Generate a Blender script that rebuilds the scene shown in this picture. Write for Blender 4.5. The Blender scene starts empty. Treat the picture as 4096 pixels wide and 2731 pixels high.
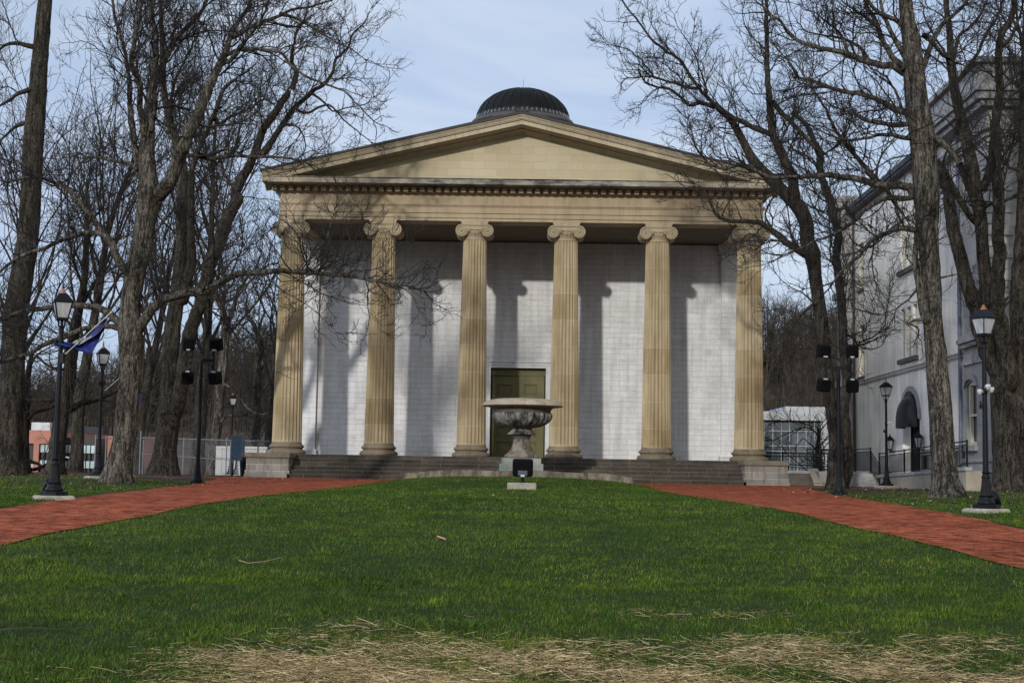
import bpy, math, random
import numpy as np
from mathutils import Vector
PI = math.pi
rad = math.radians
scene = bpy.context.scene
COL = scene.collection

# ------------------------------------------------------------------ camera
EYE = np.array([0.6, 0.0, 0.33])
PITCH, YAW, ROLL, FPX = rad(5.283), rad(0.85), rad(0.94), 5689.0
_f = np.array([-math.sin(YAW)*math.cos(PITCH), math.cos(YAW)*math.cos(PITCH), math.sin(PITCH)])
_r = np.array([math.cos(YAW), math.sin(YAW), 0.0])
_u = np.cross(_r, _f)
RGT = math.cos(ROLL)*_r + math.sin(ROLL)*_u
UPV = -math.sin(ROLL)*_r + math.cos(ROLL)*_u
FWD = _f
cam_data = bpy.data.cameras.new("camera")
cam = bpy.data.objects.new("camera", cam_data)
COL.objects.link(cam)
cam_data.sensor_width = 36.0
cam_data.lens = 36.0*FPX/4096.0
cam_data.clip_start = 0.1
cam_data.clip_end = 3000
from mathutils import Matrix
cam.matrix_world = Matrix((
    (RGT[0], UPV[0], -FWD[0], EYE[0]),
    (RGT[1], UPV[1], -FWD[1], EYE[1]),
    (RGT[2], UPV[2], -FWD[2], EYE[2]),
    (0, 0, 0, 1)))
scene.camera = cam

def at(px, py, Y):
    """point at depth Y seen at a position of the 4096-wide photograph"""
    d = FWD + RGT*(px-2048.0)/FPX - UPV*(py-1365.5)/FPX
    return EYE + d*(Y-EYE[1])/d[1]

# ------------------------------------------------------------------ light
SUN_TO = Vector((-1.48, -5.7, 1.86)).normalized()
SUN_EL = math.asin(SUN_TO.z)
world = bpy.data.worlds.new("World")
scene.world = world
world.use_nodes = True
wn = world.node_tree
wn.nodes.clear()
w_out = wn.nodes.new('ShaderNodeOutputWorld')
w_bg = wn.nodes.new('ShaderNodeBackground')
w_bg.inputs['Strength'].default_value = 0.1
w_sky = wn.nodes.new('ShaderNodeTexSky')
w_sky.sky_type = 'NISHITA'
w_sky.sun_disc = False
w_sky.sun_elevation = SUN_EL
w_sky.sun_rotation = math.atan2(SUN_TO.x, SUN_TO.y)
w_sky.air_density = 1.0
w_sky.dust_density = 1.0
w_sky.ozone_density = 1.5
w_tc = wn.nodes.new('ShaderNodeTexCoord')
w_map = wn.nodes.new('ShaderNodeMapping')
w_map.inputs['Scale'].default_value = (1.0, 1.0, 2.6)
w_noise = wn.nodes.new('ShaderNodeTexNoise')
w_noise.inputs['Scale'].default_value = 2.2
w_noise.inputs['Detail'].default_value = 5.0
w_noise.inputs['Roughness'].default_value = 0.55
w_ramp = wn.nodes.new('ShaderNodeMapRange')
w_ramp.inputs['From Min'].default_value = 0.3
w_ramp.inputs['From Max'].default_value = 0.75
w_ramp.inputs['To Min'].default_value = 0.72
w_ramp.inputs['To Max'].default_value = 1.0
w_mix = wn.nodes.new('ShaderNodeMix')
w_mix.data_type = 'RGBA'
# thin cloud veil to the north; unseen west and southern sky brightened as fill
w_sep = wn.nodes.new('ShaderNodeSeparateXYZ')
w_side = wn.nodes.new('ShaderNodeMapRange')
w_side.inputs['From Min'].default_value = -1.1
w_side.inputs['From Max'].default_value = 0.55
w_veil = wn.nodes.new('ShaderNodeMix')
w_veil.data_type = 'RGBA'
w_veil.inputs[6].default_value = (10.0, 10.1, 10.3, 1)  # added bright sky behind the viewer, lifts the shaded portico wall
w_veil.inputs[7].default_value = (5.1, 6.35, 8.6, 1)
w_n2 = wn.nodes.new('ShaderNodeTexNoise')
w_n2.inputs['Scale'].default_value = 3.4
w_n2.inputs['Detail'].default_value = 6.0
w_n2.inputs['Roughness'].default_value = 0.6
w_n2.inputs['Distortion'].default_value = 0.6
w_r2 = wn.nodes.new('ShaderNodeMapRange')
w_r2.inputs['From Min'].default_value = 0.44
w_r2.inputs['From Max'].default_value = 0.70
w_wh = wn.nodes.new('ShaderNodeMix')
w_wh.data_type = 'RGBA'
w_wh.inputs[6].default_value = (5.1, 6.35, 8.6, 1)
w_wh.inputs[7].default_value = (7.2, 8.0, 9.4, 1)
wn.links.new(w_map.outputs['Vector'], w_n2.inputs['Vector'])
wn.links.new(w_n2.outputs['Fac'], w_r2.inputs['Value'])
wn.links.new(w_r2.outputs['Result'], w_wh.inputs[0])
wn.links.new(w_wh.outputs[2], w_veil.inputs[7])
w_west = wn.nodes.new('ShaderNodeMapRange')  # extra brightness added to the unseen western sky to light the annex
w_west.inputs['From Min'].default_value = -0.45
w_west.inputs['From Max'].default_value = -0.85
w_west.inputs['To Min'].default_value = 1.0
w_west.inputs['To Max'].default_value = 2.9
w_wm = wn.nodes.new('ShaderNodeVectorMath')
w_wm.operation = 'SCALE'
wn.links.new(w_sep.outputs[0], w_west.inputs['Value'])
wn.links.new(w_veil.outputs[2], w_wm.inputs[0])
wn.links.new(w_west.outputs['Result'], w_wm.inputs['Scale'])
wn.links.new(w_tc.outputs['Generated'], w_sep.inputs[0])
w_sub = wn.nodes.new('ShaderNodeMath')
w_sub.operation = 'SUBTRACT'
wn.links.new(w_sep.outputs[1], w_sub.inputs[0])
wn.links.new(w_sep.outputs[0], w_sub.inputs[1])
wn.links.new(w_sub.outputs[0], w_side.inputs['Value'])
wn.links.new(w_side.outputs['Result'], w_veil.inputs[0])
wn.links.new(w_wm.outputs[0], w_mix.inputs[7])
wn.links.new(w_tc.outputs['Generated'], w_map.inputs['Vector'])
wn.links.new(w_map.outputs['Vector'], w_noise.inputs['Vector'])
wn.links.new(w_noise.outputs['Fac'], w_ramp.inputs['Value'])
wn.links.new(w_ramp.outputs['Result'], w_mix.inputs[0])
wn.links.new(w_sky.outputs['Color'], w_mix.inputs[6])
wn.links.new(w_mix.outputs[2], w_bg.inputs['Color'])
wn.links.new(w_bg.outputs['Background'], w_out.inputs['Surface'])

sun_data = bpy.data.lights.new("sun", 'SUN')
sun_data.energy = 2.5
sun_data.angle = rad(1.6)
sun_data.color = (1.0, 0.955, 0.88)
sun = bpy.data.objects.new("sun", sun_data)
COL.objects.link(sun)
sun.rotation_euler = (-SUN_TO).to_track_quat('-Z', 'Y').to_euler()
sun.location = (-20, -60, 40)

scene.view_settings.view_transform = 'Standard'
scene.view_settings.look = 'None'
scene.view_settings.exposure = 0.0
scene.view_settings.gamma = 1.0
scene.render.engine = 'CYCLES'
scene.cycles.max_bounces = 6
scene.cycles.diffuse_bounces = 3

# ------------------------------------------------------------------ materials
def mat(name, rough=0.8, metal=0.0, spec=0.3):
    m = bpy.data.materials.new(name)
    m.use_nodes = True
    b = m.node_tree.nodes['Principled BSDF']
    b.inputs['Roughness'].default_value = rough
    b.inputs['Metallic'].default_value = metal
    b.inputs['Specular IOR Level'].default_value = spec
    return m, m.node_tree, b

def L(nt, a, b): nt.links.new(a, b)

def pos(nt, space='world', scale=(1, 1, 1)):
    if space == 'world':
        g = nt.nodes.new('ShaderNodeNewGeometry').outputs['Position']
    else:
        g = nt.nodes.new('ShaderNodeTexCoord').outputs['Object']
    if scale != (1, 1, 1):
        mp = nt.nodes.new('ShaderNodeMapping')
        mp.inputs['Scale'].default_value = scale
        L(nt, g, mp.inputs['Vector'])
        g = mp.outputs['Vector']
    return g

def noise(nt, vec, scale, detail=4, rough=0.55, dist=0.0):
    n = nt.nodes.new('ShaderNodeTexNoise')
    n.inputs['Scale'].default_value = scale
    n.inputs['Detail'].default_value = detail
    n.inputs['Roughness'].default_value = rough
    n.inputs['Distortion'].default_value = dist
    L(nt, vec, n.inputs['Vector'])
    return n.outputs['Fac']

def ramp(nt, fac, stops):
    r = nt.nodes.new('ShaderNodeValToRGB')
    e = r.color_ramp.elements
    while len(e) < len(stops): e.new(0.5)
    for k, (p, c) in enumerate(stops):
        e[k].position = p
        e[k].color = (c[0], c[1], c[2], 1) if hasattr(c, '__len__') else (c, c, c, 1)
    L(nt, fac, r.inputs['Fac'])
    return r.outputs['Color']

def mixc(nt, fac, a, b, mode='MIX'):
    m = nt.nodes.new('ShaderNodeMix')
    m.data_type = 'RGBA'
    m.blend_type = mode
    for k, v in ((0, fac), (6, a), (7, b)):
        sock = m.inputs[k]
        if hasattr(v, 'node'): L(nt, v, sock)
        elif k == 0: sock.default_value = v
        elif hasattr(v, '__len__'): sock.default_value = (v[0], v[1], v[2], 1)
        else: sock.default_value = (v, v, v, 1)
    return m.outputs[2]

def bump(nt, b, h, strength=0.3, dist=0.02):
    n = nt.nodes.new('ShaderNodeBump')
    n.inputs['Strength'].default_value = strength
    n.inputs['Distance'].default_value = dist
    L(nt, h, n.inputs['Height'])
    L(nt, n.outputs['Normal'], b.inputs['Normal'])

def axes(nt, which, space='world'):
    """flat coordinates for a brick pattern: xz, yz or xy"""
    s = nt.nodes.new('ShaderNodeSeparateXYZ')
    L(nt, pos(nt, space), s.inputs[0])
    c = nt.nodes.new('ShaderNodeCombineXYZ')
    L(nt, s.outputs['XYZ'.index(which[0].upper())], c.inputs[0])
    L(nt, s.outputs['XYZ'.index(which[1].upper())], c.inputs[1])
    return c.outputs[0]

def bricktex(nt, vec, w, h, mortar, c1, c2, cm, offset=0.5, bias=0.0, smooth=0.1):
    t = nt.nodes.new('ShaderNodeTexBrick')
    t.offset = offset
    t.inputs['Scale'].default_value = 1.0
    t.inputs['Brick Width'].default_value = w
    t.inputs['Row Height'].default_value = h
    t.inputs['Mortar Size'].default_value = mortar
    t.inputs['Mortar Smooth'].default_value = smooth
    t.inputs['Bias'].default_value = bias
    t.inputs['Color1'].default_value = (*c1, 1)
    t.inputs['Color2'].default_value = (*c2, 1)
    t.inputs['Mortar'].default_value = (*cm, 1)
    L(nt, vec, t.inputs['Vector'])
    return t

def simple(name, col, rough=0.7, metal=0.0, var=0.25, scale=6.0, spec=0.3, space='obj', bmp=0.0):
    m, nt, b = mat(name, rough, metal, spec)
    n = noise(nt, pos(nt, space), scale, 5, 0.6)
    c = ramp(nt, n, [(0.3, tuple(x*(1-var) for x in col)), (0.7, tuple(min(1, x*(1+var)) for x in col))])
    L(nt, c, b.inputs['Base Color'])
    if bmp: bump(nt, b, n, bmp)
    return m

def sandstone(name, c1, c2, joint='xz', blockw=1.2, blockh=0.4, mort=0.006, stain=0.5, mortc=None, streak=True, bias=0.0):
    m, nt, b = mat(name, 0.85)
    mc = mortc or tuple(x*0.6 for x in c1)
    t = bricktex(nt, axes(nt, joint), blockw, blockh, mort, c1, c2, mc, bias=bias)
    col = t.outputs['Color']
    n1 = noise(nt, pos(nt), 0.7, 5, 0.6)
    col = mixc(nt, stain, col, ramp(nt, n1, [(0.3, 0.62), (0.65, 1.0)]), 'MULTIPLY')
    if streak:
        n2 = noise(nt, pos(nt, 'world', (3.0, 3.0, 0.25)), 1.6, 5, 0.6)
        col = mixc(nt, min(1, stain*1.0), col, ramp(nt, n2, [(0.32, (0.5, 0.46, 0.41)), (0.52, 1.0)]), 'MULTIPLY')
    n3 = noise(nt, pos(nt), 22, 4, 0.7)
    col = mixc(nt, 0.35, col, ramp(nt, n3, [(0.25, 0.72), (0.75, 1.1)]), 'MULTIPLY')
    L(nt, col, b.inputs['Base Color'])
    bump(nt, b, n3, 0.25, 0.01)
    return m

M = {}
TAN1, TAN2 = (0.38, 0.325, 0.22), (0.43, 0.375, 0.265)
M['tan'] = sandstone('tan_limestone', TAN1, TAN2, 'xz', 2.4, 3.0, 0.004, 0.45)
M['tympanum'] = sandstone('tan_tympanum_blocks', (0.42, 0.36, 0.235), (0.48, 0.42, 0.295), 'xz', 1.05, 0.33, 0.006, 0.3, (0.33, 0.27, 0.18), False)
M['cap'] = sandstone('carved_capital_stone', (0.36, 0.30, 0.20), (0.42, 0.36, 0.25), 'xz', 9, 9, 0.0, 0.4)
M['arch'] = sandstone('entablature_stone', (0.38, 0.305, 0.20), (0.43, 0.355, 0.245), 'xz', 2.9, 30.0, 0.004, 0.4)

def column_stone():
    m, nt, b = mat('column_drum_stone', 0.85)
    # drums: one colour band per drum
    s = nt.nodes.new('ShaderNodeSeparateXYZ')
    L(nt, pos(nt), s.inputs[0])
    c = nt.nodes.new('ShaderNodeCombineXYZ')
    rnd = nt.nodes.new('ShaderNodeObjectInfo')
    add = nt.nodes.new('ShaderNodeMath'); add.operation = 'ADD'
    L(nt, s.outputs[0], add.inputs[0]); add.inputs[1].default_value = 40.0
    L(nt, add.outputs[0], c.inputs[0])
    L(nt, s.outputs[2], c.inputs[1])
    t = bricktex(nt, c.outputs[0], 3.9, 1.13, 0.012, (0.335, 0.275, 0.17), (0.43, 0.37, 0.255), (0.48, 0.43, 0.33), offset=0.0)
    col = t.outputs['Color']
    n1 = noise(nt, pos(nt, 'world', (1, 1, 0.35)), 1.3, 5, 0.6)
    col = mixc(nt, 0.75, col, ramp(nt, n1, [(0.3, (0.62, 0.55, 0.44)), (0.62, (1.05, 1.03, 1.0))]), 'MULTIPLY')
    n2 = noise(nt, pos(nt, 'world', (3.5, 3.5, 0.3)), 1.5, 5, 0.65)
    col = mixc(nt, 0.55, col, ramp(nt, n2, [(0.33, (0.55, 0.46, 0.34)), (0.55, 1.0)]), 'MULTIPLY')
    n3 = noise(nt, pos(nt), 25, 4, 0.7)
    col = mixc(nt, 0.35, col, ramp(nt, n3, [(0.25, 0.72), (0.75, 1.1)]), 'MULTIPLY')
    L(nt, col, b.inputs['Base Color'])
    bump(nt, b, n3, 0.25, 0.01)
    return m
M['column'] = column_stone()
M['colbase'] = sandstone('column_base_stone', (0.20, 0.165, 0.115), (0.24, 0.195, 0.14), 'xz', 9, 9, 0.0, 0.8)

def marble_wall(name, axis='xz', base=(0.64, 0.655, 0.675)):
    m, nt, b = mat(name, 0.75, 0, 0.3)
    v = axes(nt, axis)
    nd = nt.nodes.new('ShaderNodeTexNoise'); nd.inputs['Scale'].default_value = 0.9
    L(nt, v, nd.inputs['Vector'])
    t = bricktex(nt, v, 0.83, 0.243, 0.007, tuple(x*0.95 for x in base), tuple(min(1, x*1.04) for x in base), (0.34, 0.325, 0.305), smooth=0.3)
    col = t.outputs['Color']
    # fine brown veins lying along the beds
    ve = noise(nt, pos(nt, 'world', (1.2, 1.2, 26.0)), 1.3, 5, 0.65, 0.4)
    patch = noise(nt, pos(nt, 'world', (1.0, 1.0, 2.5)), 1.2, 3, 0.5)
    vm = nt.nodes.new('ShaderNodeMath'); vm.operation = 'MULTIPLY'
    L(nt, ramp(nt, ve, [(0.40, 1.0), (0.47, 0.0)]), vm.inputs[0])
    L(nt, ramp(nt, patch, [(0.44, 0.0), (0.62, 0.8)]), vm.inputs[1])
    col = mixc(nt, vm.outputs[0], col, (0.44, 0.40, 0.35))
    n1 = noise(nt, pos(nt), 0.5, 4, 0.6)
    col = mixc(nt, 0.6, col, ramp(nt, n1, [(0.3, (0.78, 0.76, 0.74)), (0.65, 1.0)]), 'MULTIPLY')
    n4 = noise(nt, pos(nt, 'world', (3, 3, 0.3)), 1.2, 4, 0.6)
    col = mixc(nt, 0.6, col, ramp(nt, n4, [(0.32, (0.7, 0.68, 0.64)), (0.58, 1.0)]), 'MULTIPLY')
    n7 = noise(nt, pos(nt), 7.0, 5, 0.7)
    col = mixc(nt, 0.22, col, ramp(nt, n7, [(0.34, (0.72, 0.71, 0.70)), (0.55, 1.0)]), 'MULTIPLY')
    L(nt, col, b.inputs['Base Color'])
    bump(nt, b, t.outputs['Fac'], -0.2, 0.006)
    return m
M['marble'] = marble_wall('white_marble_blocks')
M['marble_side'] = marble_wall('white_marble_side', 'yz')
M['marble_plain'] = simple('white_marble_plain', (0.55, 0.57, 0.59), 0.75, 0, 0.12, 3.0, space='world')

def dark_steps():
    m, nt, b = mat('weathered_step_stone', 0.85)
    t = bricktex(nt, axes(nt, 'xz'), 1.55, 0.1633, 0.006, (0.034, 0.030, 0.025), (0.060, 0.052, 0.043), (0.16, 0.145, 0.125), smooth=0.2)
    col = t.outputs['Color']
    n1 = noise(nt, pos(nt), 1.1, 5, 0.65)
    col = mixc(nt, 0.8, col, ramp(nt, n1, [(0.3, (0.5, 0.48, 0.45)), (0.62, (1.35, 1.3, 1.22))]), 'MULTIPLY')
    n2 = noise(nt, pos(nt), 9, 5, 0.7)
    col = mixc(nt, 0.6, col, ramp(nt, n2, [(0.35, 0.6), (0.68, 1.3)]), 'MULTIPLY')
    L(nt, col, b.inputs['Base Color'])
    bump(nt, b, n2, 0.3, 0.01)
    return m
M['steps'] = dark_steps()
M['pedestal'] = sandstone('grey_pedestal_blocks', (0.19, 0.178, 0.16), (0.31, 0.297, 0.27), 'xz', 0.95, 0.26, 0.010, 0.8, (0.42, 0.40, 0.37))
M['slab'] = simple('brown_stone_slab', (0.15, 0.122, 0.092), 0.85, 0, 0.3, 4, space='world', bmp=0.2)
M['corona'] = None
def corona_stone():
    m, nt, b = mat('stained_cornice_stone', 0.85)
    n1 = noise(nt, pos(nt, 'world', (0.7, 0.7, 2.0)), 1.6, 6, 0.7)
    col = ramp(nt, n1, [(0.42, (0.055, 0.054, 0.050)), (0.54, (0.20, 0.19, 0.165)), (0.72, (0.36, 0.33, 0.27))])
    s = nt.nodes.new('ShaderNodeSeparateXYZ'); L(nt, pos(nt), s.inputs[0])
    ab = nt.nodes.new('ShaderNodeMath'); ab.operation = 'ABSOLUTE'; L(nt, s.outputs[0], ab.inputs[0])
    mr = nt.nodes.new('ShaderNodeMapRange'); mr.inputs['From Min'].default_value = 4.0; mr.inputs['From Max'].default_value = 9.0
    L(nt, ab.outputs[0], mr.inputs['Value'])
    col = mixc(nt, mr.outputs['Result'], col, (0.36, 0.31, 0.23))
    n3 = noise(nt, pos(nt), 20, 4, 0.7)
    col = mixc(nt, 0.3, col, ramp(nt, n3, [(0.25, 0.7), (0.75, 1.1)]), 'MULTIPLY')
    L(nt, col, b.inputs['Base Color'])
    return m
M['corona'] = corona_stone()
M['roof'] = simple('dark_metal_roof', (0.022, 0.020, 0.022), 0.6, 0, 0.3, 2.0, space='world')
M['dome'] = simple('black_green_dome_metal', (0.0065, 0.0075, 0.0075), 0.6, 0.0, 0.35, 1.5, space='world', spec=0.1)
M['band'] = simple('weathered_dome_band', (0.016, 0.017, 0.018), 0.55, 0.0, 0.5, 6.0, space='world')
M['drip'] = simple('pale_lime_drip', (0.42, 0.42, 0.41), 0.8)
M['skirt'] = simple('grey_lead_skirt', (0.05, 0.05, 0.05), 0.6, 0.0, 0.3, 3.0, space='world')
M['ceiling'] = simple('portico_ceiling', (0.13, 0.105, 0.07), 0.9, 0, 0.2, 1.5, space='world')
M['door'] = simple('olive_green_door_paint', (0.112, 0.105, 0.040), 0.5, 0, 0.15, 2.0, space='world')
M['dark'] = simple('dark_void', (0.012, 0.011, 0.010), 0.8)
M['iron'] = simple('black_iron_paint', (0.0045, 0.0055, 0.008), 0.5, 0.0, 0.3, 12, spec=0.15)
M['matteblack'] = simple('matte_black_housing', (0.004, 0.004, 0.005), 0.8, 0, 0.2, 10, spec=0.08)
M['copper'] = simple('weathered_copper', (0.27, 0.105, 0.05), 0.4, 0.6, 0.3, 10)
M['concrete'] = simple('lamp_pad_concrete', (0.27, 0.25, 0.21), 0.9, 0, 0.3, 9, space='world', bmp=0.3)
M['whiteplastic'] = simple('white_plastic', (0.42, 0.42, 0.42), 0.4, 0, 0.05, 5)
M['greyplastic'] = simple('slate_blue_plate', (0.045, 0.055, 0.085), 0.5)
def frosted():
    m, nt, b = mat('frosted_lamp_glass', 0.35, 0, 0.5)
    n = noise(nt, pos(nt, 'obj', (14, 14, 1)), 1.2, 2)
    L(nt, ramp(nt, n, [(0.3, (0.24, 0.25, 0.265)), (0.7, (0.40, 0.41, 0.42))]), b.inputs['Base Color'])
    return m
M['frost'] = frosted()
M['galv'] = simple('galvanised_steel', (0.17, 0.18, 0.19), 0.5, 0.4, 0.2, 6)

def urn_stone(name, pale, dark, lo, hi, tint=None):
    m, nt, b = mat(name, 0.9)
    n1 = noise(nt, pos(nt, 'obj', (1, 1, 0.5)), 3.0, 6, 0.7)
    col = ramp(nt, n1, [(lo, dark), (hi, pale)])
    n2 = noise(nt, pos(nt, 'obj'), 14, 5, 0.7)
    col = mixc(nt, 0.5, col, ramp(nt, n2, [(0.3, 0.6), (0.7, 1.15)]), 'MULTIPLY')
    if tint:
        n3 = noise(nt, pos(nt, 'obj'), 2.0, 3, 0.6)
        col = mixc(nt, ramp(nt, n3, [(0.45, 0.0), (0.65, 0.7)]), col, tint)
    L(nt, col, b.inputs['Base Color'])
    bump(nt, b, n2, 0.4, 0.015)
    return m
M['urn_rim'] = urn_stone('urn_rim_stone', (0.40, 0.34, 0.25), (0.24, 0.20, 0.15), 0.3, 0.6)
M['urn_bowl'] = urn_stone('urn_bowl_sooty_stone', (0.27, 0.265, 0.25), (0.022, 0.022, 0.021), 0.42, 0.58)
M['urn_neck'] = urn_stone('urn_neck_stone', (0.15, 0.135, 0.11), (0.08, 0.07, 0.06), 0.3, 0.7)
M['urn_foot'] = urn_stone('urn_foot_stone', (0.31, 0.28, 0.23), (0.07, 0.06, 0.05), 0.42, 0.58, (0.23, 0.17, 0.11))
M['plinth'] = urn_stone('verdigris_plinth_stone', (0.36, 0.365, 0.335), (0.20, 0.21, 0.19), 0.3, 0.6, (0.18, 0.235, 0.21))
M['curb'] = urn_stone('curb_stone', (0.25, 0.215, 0.165), (0.06, 0.05, 0.04), 0.36, 0.62)

def bark(name, c_dark, c_mid, c_light, furrow=6.0, space='world'):
    m, nt, b = mat(name, 0.95, 0, 0.1)
    v = pos(nt, space, (1, 1, 0.14))
    n1 = noise(nt, v, furrow, 6, 0.7, 0.8)
    n2 = noise(nt, pos(nt, space), 1.1, 4, 0.6)
    n3 = noise(nt, pos(nt, space, (1, 1, 0.35)), furrow*3.2, 4, 0.75, 0.5)
    n4 = noise(nt, pos(nt, space), 3.4, 5, 0.75)
    h = nt.nodes.new('ShaderNodeMath'); h.operation = 'ADD'
    L(nt, n1, h.inputs[0]); L(nt, n3, h.inputs[1])
    hh = nt.nodes.new('ShaderNodeMath'); hh.operation = 'MULTIPLY'; hh.inputs[1].default_value = 0.5
    L(nt, h.outputs[0], hh.inputs[0])
    col = ramp(nt, hh.outputs[0], [(0.43, c_dark), (0.50, c_mid), (0.58, c_light)])
    col = mixc(nt, 0.8, col, ramp(nt, n2, [(0.3, 0.6), (0.68, 1.2)]), 'MULTIPLY')
    # pale lichen flecks
    col = mixc(nt, ramp(nt, n4, [(0.60, 0.0), (0.68, 0.55)]), col, tuple(x*1.35 for x in c_light))
    L(nt, col, b.inputs['Base Color'])
    bump(nt, b, hh.outputs[0], 1.0, 0.12)
    return m
M['bark_grey'] = bark('grey_furrowed_bark', (0.015, 0.0135, 0.0115), (0.068, 0.060, 0.050), (0.195, 0.177, 0.15), 9.0)
M['bark_brown'] = bark('brown_furrowed_bark', (0.010, 0.0088, 0.0074), (0.040, 0.0345, 0.028), (0.098, 0.086, 0.071), 11.0)
M['bark_dark'] = bark('dark_wet_bark', (0.008, 0.007, 0.006), (0.024, 0.020, 0.017), (0.05, 0.044, 0.037), 10.0)
M['twig'] = simple('twig_bark', (0.020, 0.0175, 0.015), 0.9, 0, 0.3, 2.0, space='world')
M['twig_brown'] = simple('reddish_twig_bark', (0.045, 0.034, 0.028), 0.9, 0, 0.3, 2.0, space='world')
def woods_mat():
    m, nt, b = mat('far_woods_bark', 0.95, 0, 0.1)
    g = nt.nodes.new('ShaderNodeNewGeometry')
    col = ramp(nt, g.outputs['Random Per Island'], [(0.0, (0.026, 0.019, 0.015)), (0.5, (0.050, 0.038, 0.031)), (0.85, (0.075, 0.062, 0.052)), (1.0, (0.06, 0.058, 0.030))])
    n = noise(nt, pos(nt, 'world', (1, 1, 0.5)), 0.06, 4, 0.6)
    col = mixc(nt, 0.8, col, ramp(nt, n, [(0.35, 0.6), (0.62, 1.25)]), 'MULTIPLY')
    L(nt, col, b.inputs['Base Color'])
    return m
M['woods'] = woods_mat()
M['evergreen'] = simple('evergreen_needles', (0.020, 0.028, 0.012), 0.9, 0, 0.4, 0.2, space='world')
M['leaflitter'] = simple('hill_leaf_litter', (0.055, 0.040, 0.028), 0.95, 0, 0.5, 0.09, space='world')

# ------------------------------------------------------------------ mesh helpers
class MB:
    def __init__(s): s.v = []; s.f = []; s.sm = []
    def add(s, verts, faces, smooth=False):
        o = len(s.v)
        s.v += [tuple(map(float, p)) for p in verts]
        s.f += [tuple(i+o for i in f) for f in faces]
        s.sm += [smooth]*len(faces)
        return s
    def box(s, x0, x1, y0, y1, z0, z1):
        v = [(x0, y0, z0), (x1, y0, z0), (x1, y1, z0), (x0, y1, z0), (x0, y0, z1), (x1, y0, z1), (x1, y1, z1), (x0, y1, z1)]
        return s.add(v, [(0, 3, 2, 1), (4, 5, 6, 7), (0, 1, 5, 4), (1, 2, 6, 5), (2, 3, 7, 6), (3, 0, 4, 7)])
    def bbox(s, x0, x1, y0, y1, z0, z1, b=0.02):
        """box with chamfered vertical and top edges"""
        def ring(i, z): return [(x0+i+b, y0+i, z), (x1-i-b, y0+i, z), (x1-i, y0+i+b, z), (x1-i, y1-i-b, z), (x1-i-b, y1-i, z), (x0+i+b, y1-i, z), (x0+i, y1-i-b, z), (x0+i, y0+i+b, z)]
        v = ring(0, z0)+ring(0, z1-b)+ring(b, z1)
        f = [tuple(range(7, -1, -1)), tuple(range(16, 24))]
        for k in (0, 8):
            for i in range(8):
                j = (i+1) % 8
                f.append((k+i, k+j, k+8+j, k+8+i))
        return s.add(v, f)
    def hexa(s, p):
        return s.add(p, [(0, 3, 2, 1), (4, 5, 6, 7), (0, 1, 5, 4), (1, 2, 6, 5), (2, 3, 7, 6), (3, 0, 4, 7)])
    def prism(s, poly, fn, a, b, smooth=False):
        """closed polygon extruded from fn(.,.,a) to fn(.,.,b)"""
        n = len(poly)
        v = [fn(u, w, a) for u, w in poly]+[fn(u, w, b) for u, w in poly]
        f = [tuple(range(n-1, -1, -1)), tuple(range(n, 2*n))]
        for i in range(n):
            j = (i+1) % n
            f.append((i, j, n+j, n+i))
        return s.add(v, f, smooth)
    def lathe(s, prof, n=32, c=(0, 0), smooth=True, mod=None, caps=True, z0=0.0):
        """profile of (r, z); mod(theta, r, z) may change the radius"""
        v = []
        for r, z in prof:
            for k in range(n):
                t = 2*PI*k/n
                rr = mod(t, r, z) if mod else r
                v.append((c[0]+rr*math.cos(t), c[1]+rr*math.sin(t), z+z0))
        f = []
        m = len(prof)
        for i in range(m-1):
            for k in range(n):
                j = (k+1) % n
                f.append((i*n+k, i*n+j, (i+1)*n+j, (i+1)*n+k))
        s.add(v, f, smooth)
        if caps:
            s.add(v[:n], [tuple(range(n-1, -1, -1))])
            s.add(v[-n:], [tuple(range(n))])
        return s
    def tube(s, pts, rr, n=8, smooth=True):
        P = [np.array(p, float) for p in pts]
        if not hasattr(rr, '__len__'): rr = [rr]*len(P)
        v = []; ref = None
        for i, p in enumerate(P):
            t = P[min(i+1, len(P)-1)]-P[max(i-1, 0)]
            t = t/(np.linalg.norm(t)+1e-9)
            if ref is None:
                ref = np.array([0, 0, 1.0]) if abs(t[2]) < 0.9 else np.array([1.0, 0, 0])
            a = ref-t*(ref@t); a = a/(np.linalg.norm(a)+1e-9); ref = a
            b = np.cross(t, a)
            for k in range(n):
                q = 2*PI*k/n
                v.append(p+rr[i]*(a*math.cos(q)+b*math.sin(q)))
        f = []
        for i in range(len(P)-1):
            for k in range(n):
                j = (k+1) % n
                f.append((i*n+k, i*n+j, (i+1)*n+j, (i+1)*n+k))
        s.add(v, f, smooth)
        s.add(v[:n], [tuple(range(n-1, -1, -1))])
        s.add(v[-n:], [tuple(range(n))])
        return s
    def build(s, name, m, parent=None, loc=None, rotz=0.0):
        me = bpy.data.meshes.new(name)
        me.from_pydata(s.v, [], s.f)
        me.polygons.foreach_set('use_smooth', s.sm)
        me.materials.append(m)
        me.update()
        o = bpy.data.objects.new(name, me)
        COL.objects.link(o)
        if parent: o.parent = parent
        if loc is not None: o.location = loc
        if rotz: o.rotation_euler = (0, 0, rotz)
        return o

def tag(o, label=None, cat=None, group=None, kind=None):
    if label: o['label'] = label
    if cat: o['category'] = cat
    if group: o['group'] = group
    if kind: o['kind'] = kind
    return o

def thing(name, label, cat, loc=(0, 0, 0), rotz=0.0, group=None):
    o = bpy.data.objects.new(name, None)
    COL.objects.link(o)
    o.location = loc
    o.rotation_euler = (0, 0, rotz)
    o.empty_display_size = 0.2
    return tag(o, label, cat, group)

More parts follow.
